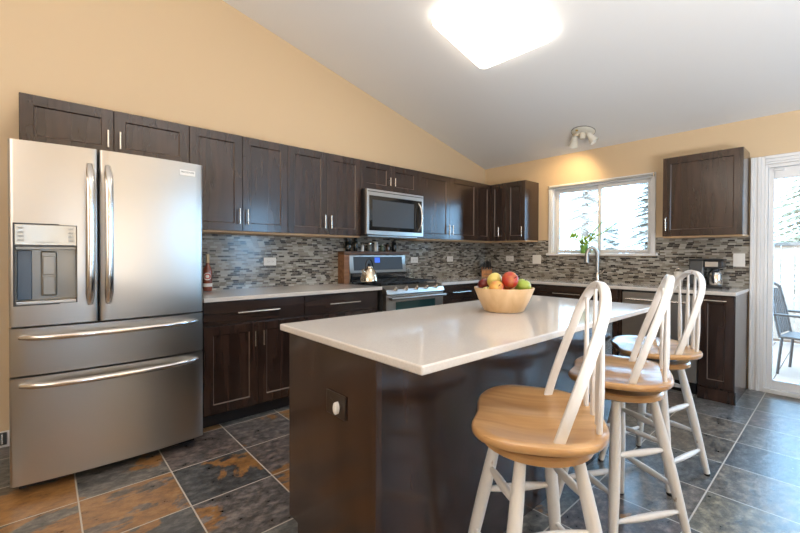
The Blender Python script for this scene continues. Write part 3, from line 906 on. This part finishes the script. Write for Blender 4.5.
# knife block in the corner
kb = thing('knife_block', (-.235, -.205, .9157), 'orange wood knife block with black handled knives in the corner', 'knife block', rz=R(-48))
MB().prism([(-.055, 0), (.055, 0), (.055, .13), (-.055, .085)], -.068, .068, 'x').build('block', M['orange_wood'], kb, bevel=.003)
MB().box(-.042, .042, -.0565, -.0545, .03, .038).build('slot', M['slot'], kb)
kn = [(-.03, -.03), (-.01, -.032), (.012, -.03), (.032, -.028), (-.028, 0), (-.006, .004), (.016, 0), (.034, .005), (-.02, .032), (.008, .034), (.03, .033)]
for i, (x, y) in enumerate(kn):
    x *= 1.5
    z0 = .085+(y+.055)/.11*.045
    L = .088+.03*((i*7) % 4)/3
    k_ = thing('kitchen_knife', (0, 0, 0), 'black handled knife standing in the orange knife block', 'knife', group='knives standing in the knife block')
    k_.location = kb.matrix_basis @ Vector((x, y, z0+.001)); k_.rotation_euler = (R(12)*(1 if i % 2 else .6), R(4*((i % 3)-1)), R(-48))
    k_.location = Matrix.Translation(kb.location) @ Matrix.Rotation(R(-48), 4, 'Z') @ Vector((x, y, z0+.001))
    MB().box(-.0065, .0065, -.010, .010, .008, L).build('handle', M['black_plastic'], k_, bevel=.003)
    MB().box(-.007, .007, -.0105, .0105, 0, .008).build('bolster', M['polish'], k_)
    MB().lathe([(.0062, L), (.0062, L+.004), (0, L+.005)], 10).build('end_cap', M['polish'], k_)

# ------------------------------------------------------------------ outlets and switches
def wall_plate(name, loc, rz, w_, h_, label, kind, cat):
    o = thing(name, loc, label, cat, rz=rz)
    MB().box(-w_/2, w_/2, -.006, 0, -h_/2, h_/2).build('plate', M['white_plastic'], o, bevel=.003)
    if kind == 'outlet':      # lying on its side
        for s_ in (-1, 1):
            so = MB().box(s_*.02-.016, s_*.02+.016, -.0085, -.006, -.015, .015).build('socket', M['white_plastic'], o, bevel=.004)
            sl_ = MB(); sl_.box(s_*.02-.006, s_*.02+.002, -.0092, -.0085, .004, .006); sl_.box(s_*.02-.006, s_*.02+.002, -.0092, -.0085, -.007, -.005)
            sl_.tube([(s_*.02+.009, -.0084, 0), (s_*.02+.009, -.0092, 0)], .0025, 8)
            sl_.build('slot', M['slot'], so)
    elif kind == 'outlet_up':
        for s_ in (-1, 1):
            so = MB().box(-.015, .015, -.0085, -.006, s_*.02-.016, s_*.02+.016).build('socket', M['white_plastic'], o, bevel=.004)
    else:
        for x in ((-.023, .023) if w_ > .09 else (0,)):
            MB().box(x-.016, x+.016, -.0095, -.006, -.033, .033).build('rocker', M['white_plastic'], o, bevel=.002)
    return o
wall_plate('wall_outlet', (-3.255, -.012, 1.147), 0, .118, .072, 'white outlet in the mosaic between refrigerator and range', 'outlet', 'outlet')
wall_plate('wall_outlet', (-1.434, -.012, 1.148), 0, .118, .072, 'white outlet in the mosaic just right of the range backguard', 'outlet', 'outlet')
wall_plate('wall_outlet', (-.781, -.012, 1.158), 0, .118, .072, 'white outlet in the mosaic between range and knife block', 'outlet', 'outlet')
wall_plate('wall_outlet', (-.012, -.428, 1.162), -PI/2, .118, .072, 'white outlet in the mosaic right of the knife block', 'outlet', 'outlet')
wall_plate('light_switch', (-.012, -.830, 1.157), -PI/2, .118, .116, 'white double switch plate beside the window sill', 'switch', 'switch')
wall_plate('light_switch', (-.012, -2.852, 1.172), -PI/2, .085, .122, 'white switch plate above coffee maker next to the patio door', 'switch', 'switch')

# ------------------------------------------------------------------ faucet, sill plant, coffee maker, jar
fa = thing('kitchen_faucet', (-.095, -1.625, .9157), 'tall steel gooseneck faucet in front of window', 'faucet')
MB().lathe([(0, 0), (.027, 0), (.027, .006), (.021, .012), (.019, .11), (.014, .12)], 24).build('base', M['chrome'], fa)
pts = [(0, 0, .1), (0, 0, .30)] + [(-.04+.04*math.cos(a)*1, .055-.055*math.cos(a), .30+.085*math.sin(a)) for a in [R(x) for x in range(15, 180, 15)]]
pts = [(0, 0, .1), (0, 0, .2), (0, 0, .30)] + [(-.035*(1-math.cos(a)), .045*(1-math.cos(a)), .30+.08*math.sin(a)) for a in [R(x) for x in range(15, 181, 15)]]
MB().tube(pts, .020, 14, up=(1, 0, .01)).build('spout', M['satin'], fa)
e_ = pts[-1]
MB().tube([e_, (e_[0], e_[1], e_[2]-.03), (e_[0], e_[1], e_[2]-.09)], [.021, .024, .026], 16).build('spray_head', M['satin'], fa)
MB().tube([(0, -.018, .085), (0, -.05, .10), (0, -.075, .135)], [.008, .007, .006], 10).build('handle', M['chrome'], fa)

pl = thing('potted_plant', (.0, -1.43, WZ0), 'small trailing plant in green pot on the window sill', 'plant')
MB().lathe([(0, 0), (.034, 0), (.046, .085), (.049, .087), (.049, .098), (.042, .098), (.040, .08), (0, .08)], 24).build('pot', M['green_pot'], pl)
MB().lathe([(0, .0805), (.0395, .0805), (.03, .088), (0, .09)], 16).build('soil', plain('dark_soil', (.04, .028, .02), .9), pl)
random.seed(3)


def leafy_stem(pts, nl, size):
    st = MB(); st.tube(pts, .0055, 6, up=(1, .2, 0)); so = st.build('stem', M['leaf'], pl)
    lm = MB()
    P_ = [Vector(p) for p in pts]
    for i in range(nl):
        t_ = (i+.6)/nl*(len(P_)-1); k = min(int(t_), len(P_)-2); p = P_[k].lerp(P_[k+1], t_-k)
        dv = (P_[k+1]-P_[k]).normalized(); a = random.uniform(0, 2*PI)
        sd = Vector((math.cos(a), math.sin(a), .35)); sd = (sd+dv*.7).normalized()
        wv = sd.cross(Vector((0, 0, 1))).normalized(); nn = sd.cross(wv)
        L = size*random.uniform(.8, 1.3); W = L*.28
        vs = [lm.bm.verts.new(p+sd*L*a_+wv*W*b_+nn*L*c_) for a_, b_, c_ in ((0, 0, 0), (.3, .8, .03), (.65, .8, .0), (1, 0, -.1), (.65, -.8, 0), (.3, -.8, .03), (.45, 0, -.05))]
        for q in range(6): lm.bm.faces.new((vs[q], vs[(q+1) % 6], vs[6]))
    lm.build('leaf', M['leaf'], so)
leafy_stem([(0, 0, .08), (0, -.05, .14), (-.005, -.13, .19), (0, -.24, .25), (.01, -.33, .32)], 9, .075)
leafy_stem([(0, 0, .08), (0, .05, .15), (-.01, .12, .175), (0, .21, .185)], 8, .075)
leafy_stem([(0, 0, .08), (-.01, -.02, .16), (0, -.06, .21)], 5, .065)
leafy_stem([(0, 0, .08), (.01, -.06, .13), (0, -.10, .24), (.01, -.20, .36)], 7, .06)

cm = thing('coffee_maker', (-.185, -2.645, .9157), 'black and steel drip coffee maker with thermal carafe', 'coffee maker', rz=-PI/2)
MB().box(-.13, .13, -.085, .085, 0, .022).build('base', M['black_plastic'], cm, bevel=.008)
MB().box(-.125, -.01, -.07, .07, .023, .255).build('water_tank', plain('smoked_tank', (.07, .075, .08), .12, coat=.5), cm, bevel=.015)
MB().box(-.006, .128, -.075, .075, .185, .25).build('brew_head', M['black_plastic'], cm, bevel=.012)
MB().box(.0, .095, -.0775, -.0755, .195, .24).build('front_plate', M['steel'], cm, bevel=.003)
MB().box(-.125, .135, -.08, .08, .2505, .268).build('lid', M['black_plastic'], cm, bevel=.008)
ca = MB().lathe([(0, .0225), (.055, .0225), (.058, .03), (.058, .12), (.045, .15), (.035, .158)], 28, (.062, -.005, 0)).build('carafe', M['polish'], cm)
MB().lathe([(.036, .158), (.036, .175), (.02, .182), (0, .182)], 24, (.062, -.005, 0)).build('carafe_lid', M['black_plastic'], ca)
MB().tube([(.062, -.04, .165), (.062, -.085, .155), (.062, -.098, .12), (.062, -.09, .07), (.062, -.06, .05)], .009, 10, up=(1, 0, 0)).build('carafe_handle', M['black_plastic'], ca)
MB().box(.14, .17, -.03, .0, 0.0005, .012).build('cord_plug', M['black_plastic'], cm, bevel=.003)

cj = thing('glass_canister', (-.13, -2.41, .9157), 'small white canister with wire clasp beside coffee maker', 'jar')
MB().lathe([(0, 0), (.036, 0), (.038, .004), (.038, .11), (.034, .118)], 24).build('body', M['white_plastic'], cj)
MB().lathe([(.040, .118), (.040, .132), (.03, .138), (0, .138)], 24).build('lid', M['white_plastic'], cj)
MB().tube([(0, .03*math.cos(a), .138+.03*math.sin(a)) for a in [R(x) for x in range(0, 181, 20)]], .0025, 8, up=(1, 0, 0)).build('clasp', M['chrome'], cj)

# ------------------------------------------------------------------ island
IX0, IX1, IYF, IYN = -4.034, -2.064, -1.888, -2.757
isl = thing('kitchen_island', (0, 0, 0), 'dark wood kitchen island under the white top', 'island')
bx0, bx1, byf, byn = -4.012, -2.09, -1.935, -2.528
MB().box(bx0+.02, bx1-.02, byn+.02, byf, .10, .884).build('body', M['espresso'], isl)
MB().prism([(byn+.0, 0), (byf-.075, 0), (byf-.075, .10), (byf, .10), (byf, .884), (byn, .884)], bx0, bx0+.0195, 'x').build('end_panel', M['espresso'], isl, bevel=.001)
MB().prism([(byn+.0, 0), (byf-.075, 0), (byf-.075, .10), (byf, .10), (byf, .884), (byn, .884)], bx1-.0195, bx1, 'x').build('end_panel', M['espresso'], isl, bevel=.001)
MB().box(bx0-.003, bx0+.022, byn-.006, byn+.014, 0, .884).build('corner_stile', M['espresso'], isl, bevel=.002)
MB().box(bx0+.0225, bx1, byn, byn+.0195, 0, .884).build('back_panel', M['espresso'], isl, bevel=.001)
MB().box(bx0+.03, bx1-.03, byn+.03, byf-.075, 0, .0995).build('toe_kick', M['kick'], isl)
for k in range(3):
    wd = (bx1-bx0-.04)/3
    d = shaker_bm(wd-.004, .60).move(Matrix.Translation((bx0+.02+wd*(k+1)-.002, byf+.0005, .11)) @ Matrix.Rotation(PI, 4, 'Z')).build('door', M['espresso'], isl)
    d2 = slab_bm(wd-.004, .155).move(Matrix.Translation((bx0+.02+wd*(k+1)-.002, byf+.0005, .72)) @ Matrix.Rotation(PI, 4, 'Z')).build('drawer', M['espresso_h'], isl, bevel=.002)
it = MB().box(IX0, IX1, IYN, IYF, .8855, .9135).build('countertop', M['quartz'], bevel=.006, seg=3)
tag(it, 'large white quartz island top under the fruit bowl', 'countertop')
io = thing('island_outlet', (bx0, -2.306, .678), 'dark brown outlet plate with white plug on the island end', 'outlet', rz=-PI/2)
MB().box(-.062, .062, -.007, 0, -.042, .042).build('plate', M['bronze'], io, bevel=.003)
for x in (-.028, .022): MB().lathe([(.017, -.007), (.017, -.010), (0, -.010)], 20, (x, 0, 0), 'y').build('socket', M['bronze'], io)
nl = thing('night_light', (bx0-.0105, -2.327, .674), 'small white plug in night light on the island outlet', 'night light', rz=-PI/2)
MB().tube([(0, -.0005, 0), (0, -.012, 0), (0, -.016, 0)], [.013, .0125, .008], 16, flat=(1.7, 1), up=(0, 0, 1)).build('shell', M['white_plastic'], nl)

# fruit bowl
BC = Vector((-2.950, -2.290, .9137))
bw = thing('fruit_bowl', BC, 'pale wooden bowl of fruit on the island top', 'bowl')
MB().lathe([(0, 0), (.095, 0), (.104, .004), (.132, .06), (.157, .122), (.156, .126), (.150, .126), (.126, .062), (.098, .014), (0, .012)], 48).build('shell', M['bowl'], bw)
stem_m = plain('fruit_stem', (.10, .06, .03), .7)


def apple(x, y, z, r_, mat, label, tilt=(0, 0), name='apple', pear=False):
    o = thing(name, (x, y, z), label, name.split('_')[-1], group='fruit in the wooden bowl')
    prof = []
    for i in range(15):
        a = -PI/2+PI*i/14
        rr = math.cos(a)*(1+.06*math.sin(a)); zz = math.sin(a)
        if pear: rr *= (1-.12*max(0, zz)); zz *= 1.08
        else:
            zz = zz*.93 - .16*math.exp(-(rr/.28)**2)*(1 if zz > 0 else -.7)
        prof.append((max(rr, 0)*r_, zz*r_))
    prof[0] = (0, prof[0][1]); prof[-1] = (0, prof[-1][1])
    MB().lathe(prof, 28).build('skin', mat, o)
    MB().tube([(0, 0, r_*.70), (.002, 0, r_*.95), (.006, 0, r_*1.12)], [.0018, .0015, .002], 6).build('stem', stem_m, o)
    o.rotation_euler = (tilt[0], tilt[1], 0)
    return o
f_red = fruit_skin('red_apple_skin', (.55, .30, .06), (.42, .035, .02), .36)
f_ry = fruit_skin('red_and_yellow_apple_skin', (.68, .42, .10), (.50, .06, .03), .52)
f_yel = fruit_skin('pale_yellow_apple_skin', (.66, .56, .16), (.62, .46, .12), .6)
f_grn = fruit_skin('green_apple_skin', (.30, .42, .05), (.40, .45, .09), .55)
f_drk = fruit_skin('dark_red_apple_skin', (.16, .015, .015), (.10, .01, .012), .5)
apple(-2.990, -2.352, 1.083, .044, f_red, 'big red apple on top of the bowl with stem end facing out', (R(65), R(-38)))
apple(-2.995, -2.262, 1.076, .040, f_yel, 'pale yellow apple on top of the pile left of red apple', (R(15), R(10)), pear=True)
apple(-3.053, -2.315, 1.042, .039, f_ry, 'red and yellow apple at the left front of bowl', (R(50), R(-50)))
apple(-2.892, -2.368, 1.046, .043, f_grn, 'bright green apple at the right side of bowl', (R(20), R(5)))
apple(-2.976, -2.386, 1.003, .034, f_grn, 'green apple low in front under red apple', (R(40), R(20)))
apple(-3.033, -2.242, 1.016, .030, f_yel, 'small yellow apple at far left rim of bowl', (R(10), R(-20)))
apple(-2.985, -2.190, 1.050, .037, f_drk, 'dark red apple at the back left of bowl', (R(-20), R(0)))
apple(-2.905, -2.272, 1.050, .040, f_ry, 'red and yellow apple at the back right of bowl', (R(-10), R(20)))
apple(-2.95, -2.30, .968, .040, f_grn, 'green apple buried at the bottom of bowl', (0, 0))

# ------------------------------------------------------------------ stools
def make_stool():
    """seat faces +y; the swivelling base is turned by its own angle"""
    root = thing('bar_stool', (0, 0, 0), 'x', 'stool', group='white and maple bar stools at the island')
    ZS = .695
    # seat
    bm_ = MB(); bm = bm_.bm
    n_, rings = 56, 9
    def outline(a):
        c_, s_ = math.cos(a), math.sin(a)
        e = 2/2.7
        x = .258*math.copysign(abs(c_)**e, c_); y = .205*math.copysign(abs(s_)**e, s_)
        x *= 1+.06*(y/.2)                     # a little wider in front
        y += -.018*math.exp(-(x/.09)**2) if y > .1 else 0  # dip in the front edge
        return x, y
    def top(x, y, t_):
        saddle = .016*(x/.24)**2 + .012*(y < 0)*(y/.2)**2 - .012*math.exp(-((abs(x)-.11)**2+(y-.02)**2)/.012)
        return ZS + saddle - .003
    def ring(t_, zf):
        return [bm.verts.new((outline(2*PI*k/n_)[0]*t_, outline(2*PI*k/n_)[1]*t_, zf(outline(2*PI*k/n_)[0]*t_, outline(2*PI*k/n_)[1]*t_))) for k in range(n_)]
    cen = bm.verts.new((0, 0, top(0, 0, 0)))
    rs = [ring((i/rings)*.965, lambda x, y: top(x, y, 0)) for i in range(1, rings+1)]
    rs.append(ring(.99, lambda x, y: top(x, y, 0)-.004))
    rs.append(ring(1.0, lambda x, y: top(x, y, 0)-.010))
    rs.append(ring(.998, lambda x, y: top(x, y, 0)-.019))
    rs.append(ring(.975, lambda x, y: top(x, y, 0)-.026))
    rs.append(ring(.6, lambda x, y: ZS-.036))
    for k in range(n_): bm.faces.new((cen, rs[0][k], rs[0][(k+1) % n_]))
    for a, b_ in zip(rs, rs[1:]):
        for k in range(n_): bm.faces.new((a[k], b_[k], b_[(k+1) % n_], a[(k+1) % n_]))
    bm.faces.new(rs[-1][::-1])
    seat = bm_.build('seat', M['seat'], root)
    # back hoop
    lean = .262
    def hoop(a):
        x = .182*math.cos(a)
        s_ = math.sin(a)
        return x, s_
    pts = []
    y0, H = -.075, .43
    W = .200
    prof = []
    for i in range(12):                     # right leg, straight then arch
        t_ = i/12; prof.append((W*(1+.06*t_*(1-t_)*4), t_*.27))
    for i in range(0, 25):
        a = PI*i/24; prof.append((W*math.cos(a), .27+(H-.27)*math.sin(a)**.85 if 0 < i < 24 else .27))
    for i in range(11, -1, -1):
        t_ = i/12; prof.append((-W*(1+.06*t_*(1-t_)*4), t_*.27))
    def back(x, hgt): # leaning back, curved in plan
        return (x, y0 - hgt*lean + .020*(x/.18)**2*(1-hgt/H) , ZS-.004+hgt)
    hp_ = MB().ribbon([back(x, h_) for x, h_ in prof], .027, .021, (0, 1, .25))
    # section: width runs front to back .040, .030 across
    hp_.build('back_hoop', M['white_wood'], root)
    for k, sx in enumerate((-.122, -.042, .042, .122)):
        top_h = .27+(H-.27)*(1-(sx*1.12/W)**2)**.5 - .012
        pts_, rad = [], []
        for i in range(9):
            t_ = i/8; x = sx*(.92+.18*t_); hh = t_*top_h
            p = back(x, hh); yb_ = -.178+.010*(sx/.122)**2; q_ = back(sx*1.1, top_h); pts_.append((p[0], yb_+(q_[1]-yb_)*t_, p[2]))
            rad.append((.0125, .0145, .0165, .0165, .0145, .0125, .0105, .009, .008)[i])
        MB().tube(pts_, rad, 10, flat=(1.0, .62), up=(1, 0, 0)).build('spindle', M['white_wood'], root)
    return root


def make_base(root, rot):
    Z0 = .607
    pt = thing('swivel_plate', (0, 0, 0), None, None)
    pt.parent = root
    bpy.data.objects.remove(pt)
    MB().lathe([(0, .6072), (.164, .6072), (.173, .613), (.173, .630), (.166, .636), (0, .636)], 40).build('swivel_plate', M['seat'], root)
    MB().lathe([(0, .6365), (.11, .6365), (.11, .6575), (0, .6575)], 24).build('swivel_bearing', M['dark_grey'], root)
    rt, rf = .128, .268
    def P_(k, z, inset=0):
        r_ = rf+(rt-rf)*z/Z0 - inset; a = rot+k*PI/2
        return Vector((r_*math.cos(a), r_*math.sin(a), z))
    for k in range(4):
        a_, b_ = P_(k, .012), P_(k, Z0)
        ts = (0, .1, .25, .45, .62, .8, 1.0); rr = (.0145, .0165, .019, .0215, .022, .0205, .0165)
        leg = MB().tube([a_.lerp(b_, t_) for t_ in ts], rr, 16).build('leg', M['white_wood'], root)
        MB().lathe([(0, 0), (.013, 0), (.0145, .004), (.0142, .0125), (0, .0125)], 14, tuple(P_(k, 0)*.998+Vector((0, 0, .0)))).build('foot_glide', M['black_plastic'], leg)
    for k in range(4):
        for z in ((.14, .385) if k % 2 == 0 else (.235, .475)):
            a_, b_ = P_(k, z), P_(k+1, z)
            ts = (.06, .2, .35, .5, .65, .8, .94); rr = (.008, .0115, .014, .0145, .014, .0115, .008)
            MB().tube([a_.lerp(b_, t_) for t_ in ts], rr, 12).build('stretcher', M['white_wood'], root)

STOOLS = (((-3.600, -2.845), R(32), R(190.5), 'white bar stool with maple seat at the near end of island, hoop back worn'),
          ((-2.865, -2.835), R(18), R(196.2), 'white bar stool with maple seat in the middle of the row of three'),
          ((-2.205, -2.786), R(32), R(212), 'white bar stool with maple seat nearest the dishwasher'))
for (x, y), face, rot, lab in STOOLS:
    s = make_stool(); make_base(s, rot-face)
    s.location = (x, y, 0); s.rotation_euler = (0, 0, face); s['label'] = lab

# ------------------------------------------------------------------ ceiling fixtures
sl = math.atan(.24376)
def ceil_mat(x, y): return Matrix.Translation((x, y, CZ(x))) @ Matrix.Rotation(sl, 4, 'Y')
cl = thing('ceiling_light', (0, 0, 0), 'large lit square ceiling light with rounded corners', 'ceiling light')
cl.matrix_world = ceil_mat(-2.203, -1.68)
def rrect(hx, hy, r_, n=6):
    o = []
    for cx_, cy_, a0 in ((hx-r_, hy-r_, 0), (-hx+r_, hy-r_, 90), (-hx+r_, -hy+r_, 180), (hx-r_, -hy+r_, 270)):
        for k in range(n+1):
            a = R(a0+90*k/n); o.append((cx_+r_*math.cos(a), cy_+r_*math.sin(a)))
    return o
MB().prism(rrect(.33, .325, .04), -.02, -.0005).build('base', M['white_plastic'], cl)
MB().prism(rrect(.349, .345, .065), -.062, -.0205).build('diffuser', M['diffuser'], cl, bevel=.012, seg=3)

sp = thing('ceiling_spotlight', (0, 0, 0), 'cream round ceiling spotlight with small swivel heads near window', 'spotlight')
sp.matrix_world = ceil_mat(-.42, -1.595)
MB().lathe([(.118, -.0005), (.118, -.006), (.112, -.012), (.05, -.022), (0, -.022)], 40).build('canopy', M['fixture'], sp)
MB().lathe([(.1225, -.0004), (.1225, -.0055), (.1185, -.0055), (.1185, -.0004)], 40, close=True).build('rim', M['bronze'], sp)
MB().lathe([(.03, -.022), (.03, -.075), (.022, -.09), (0, -.09)], 20).build('hub', M['fixture'], sp)
MB().lathe([(.014, 0), (.014, -.008), (0, -.01)], 14, (-.085, .03, -.0175)).build('cap_nut', M['brass'], sp)
heads = [((-.02, .075, -.05), (.60, .36, -.52)), ((-.02, -.065, -.05), (.34, -.52, -.74))]
for p, dv in heads:
    p = Vector(p); dv = Vector(dv).normalized()
    q_ = Vector((0, 0, 1)).rotation_difference(dv).to_matrix().to_4x4()
    arm = MB().tube([(p.x*.55, p.y*.55, -.02), (p.x, p.y, -.045), tuple(p+dv*.02)], .008, 8).build('arm', M['fixture'], sp)
    hd = MB().lathe([(0, .0), (.024, .002), (.030, .02), (.031, .05), (.042, .085), (.050, .115), (.046, .115), (.038, .085), (.028, .075), (0, .045)], 24).move(Matrix.Translation(p) @ q_).build('head', M['fixture'], sp)
    MB().lathe([(0, .06), (.028, .07), (.034, .095), (0, .103)], 20).move(Matrix.Translation(p) @ q_).build('bulb', M['bulb'] if p.y > 0 else M['white_plastic'], hd)
Lm = sp.matrix_world
for i, (p, dv) in enumerate(heads):
    if i: continue      # the second head is off
    d = bpy.data.lights.new('spot_lamp', 'SPOT'); d.energy = (17, 4)[i]; d.color = (1, .70, .36); d.spot_size = R(120); d.spot_blend = .9; d.shadow_soft_size = .03
    o = bpy.data.objects.new('spot_lamp', d); COL.objects.link(o)
    wp = Lm @ (Vector(p)+Vector(dv).normalized()*.118); o.location = wp
    wd = (Lm.to_3x3() @ Vector(dv)).normalized()
    o.rotation_euler = wd.to_track_quat('-Z', 'Y').to_euler()

# ------------------------------------------------------------------ outside
snow = plain('pale_snowy_ground', (.66, .58, .52), .8)
struct(MB().box(.2, 40, -25, 25, -.75, -.6).build('ground', snow, smooth=False), 'pale ground outside')
dk = MB()
for i in range(26): dk.box(.145, 3.6, -7.0+.2*i, -7.0+.2*i+.192, -.14, -.10)
dk = dk.build('deck', plain('pale_deck_boards', (.26, .15, .10), .7), bevel=0, smooth=False)
struct(dk, 'pale board deck outside the glass door')
fn = thing('deck_railing', (3.45, 0, -.10), 'pale board railing along the deck edge outside glass door', 'railing')
pale = plain('weathered_boards', (.34, .215, .15), .7)
b = MB()
for i in range(34): b.box(-.015, .015, -6.9+i*.15, -6.9+i*.15+.143, .06, 1.46)
b.build('boards', pale, fn)
MB().box(-.06, .06, -6.95, -1.75, 1.461, 1.51).build('top_rail', plain('grey_rail', (.12, .08, .06), .6), fn, bevel=.004)
MB().box(.02, .05, -6.95, -1.75, .02, .059).build('bottom_rail', pale, fn)
for y in (-6.9, -5.2, -3.5, -1.8): MB().box(.016, .10, y-.045, y+.045, 0, 1.46).build('post', pale, fn)

blue_metal = plain('blue_grey_metal', (.075, .05, .04), .45, .3)
pc = thing('patio_chair', (1.5, -3.27, -.10), 'blue grey metal patio chair on the deck outside glass door', 'chair', rz=R(172))
MB().box(-.24, .24, -.23, .23, .40, .425).build('seat', blue_metal, pc, bevel=.008)
bk = MB()
for s_ in (-1, 1): bk.tube([(s_*.22, -.22, .41), (s_*.225, -.27, .7), (s_*.2, -.32, .95)], .015, 8, up=(1, 0, 0))
for k in range(6):
    x = -.16+k*.064; bk.tube([(x, -.23, .44), (x, -.275, .7), (x, -.318, .94)], .008, 6, up=(1, 0, 0))
bk.tube([(-.2, -.32, .95), (0, -.33, 1.0), (.2, -.32, .95)], .015, 8)
bk.build('backrest', blue_metal, pc)
for s_ in (-1, 1):
    MB().tube([(s_*.25, -.26, .66), (s_*.27, -.05, .66), (s_*.27, .17, .64), (s_*.25, .21, .42)], .014, 8, up=(1, 0, 0)).build('armrest', blue_metal, pc)
    for t_ in (-1, 1):
        MB().tube([(s_*.22, t_*.20, .40), (s_*.235, t_*.215, .2), (s_*.24, t_*.23, .0)], .014, 8, up=(1, 0, 0)).build('leg', blue_metal, pc)
pt = thing('patio_table', (1.95, -4.35, -.10), 'round pale patio table on the deck outside glass door', 'table')
MB().lathe([(0, .68), (.55, .68), (.56, .69), (.56, .71), (.55, .72), (0, .72)], 40).build('table_top', pale, pt)
for k in range(4):
    a = PI/4+k*PI/2
    MB().tube([(.38*math.cos(a), .38*math.sin(a), .68), (.33*math.cos(a), .33*math.sin(a), .35), (.42*math.cos(a), .42*math.sin(a), 0)], .018, 8).build('leg', blue_metal, pt)

bark = plain('tree_bark', (.36, .26, .20), .9)
def conifer(x, y, h_, r_, seed, col, label, nb=150):
    rnd = random.Random(seed)
    o = thing('conifer_tree', (x, y, -.6), label, 'tree', group='trees outside')
    MB().tube([(0, 0, 0), (0, 0, h_*.5), (0, 0, h_)], [.14, .08, .015], 8).build('trunk', bark, o)
    fo = MB(); bm = fo.bm
    for i in range(nb):
        t_ = .08+.9*i/nb; z = h_*t_; L = r_*(1-t_)**.8*rnd.uniform(.6, 1.1)+.12; a = i*2.399+rnd.uniform(-.3, .3)
        dr = Vector((math.cos(a), math.sin(a), -.22)); sd = Vector((-math.sin(a), math.cos(a), 0))
        for j in range(9):
            u = (j+1)/9*L; p = Vector((0, 0, z))+dr*u+Vector((0, 0, -.10*u*u))
            for s_ in (-1, 1):
                ln = .30*(1-.5*j/9)*rnd.uniform(.6, 1.2)
                tip = p+(sd*s_*.8+dr*.5).normalized()*ln+Vector((0, 0, -.12*ln))
                w_ = Vector((0, 0, .05)); k_ = dr*.07
                v_ = [bm.verts.new(q) for q in (p-k_, p+k_, tip, p+w_)]
                bm.faces.new((v_[0], v_[1], v_[2])); bm.faces.new((v_[0], v_[2], v_[3])); bm.faces.new((v_[1], v_[3], v_[2])); bm.faces.new((v_[0], v_[3], v_[1]))
    fo.build('foliage', col, o, smooth=False)
    return o
green1 = plain('frosted_needles', (.58, .46, .38), .8)
green2 = plain('blue_green_needles', (.36, .28, .22), .8)
green3 = plain('grey_green_needles', (.22, .17, .09), .8)
conifer(6.2, 1.25, 6.5, 1.5, 1, green1, 'tall frosted conifer seen through the left window pane')
conifer(9.0, .45, 4.3, 1.3, 2, green2, 'dark conifer at the right edge of the sink window')
conifer(11, 2.36, 3.0, .75, 3, green2, 'low bushy conifer behind middle of the sink window')
conifer(8.5, -3.5, 5.4, 2.5, 4, green3, 'wide conifer behind the deck railing seen through glass door', 420)
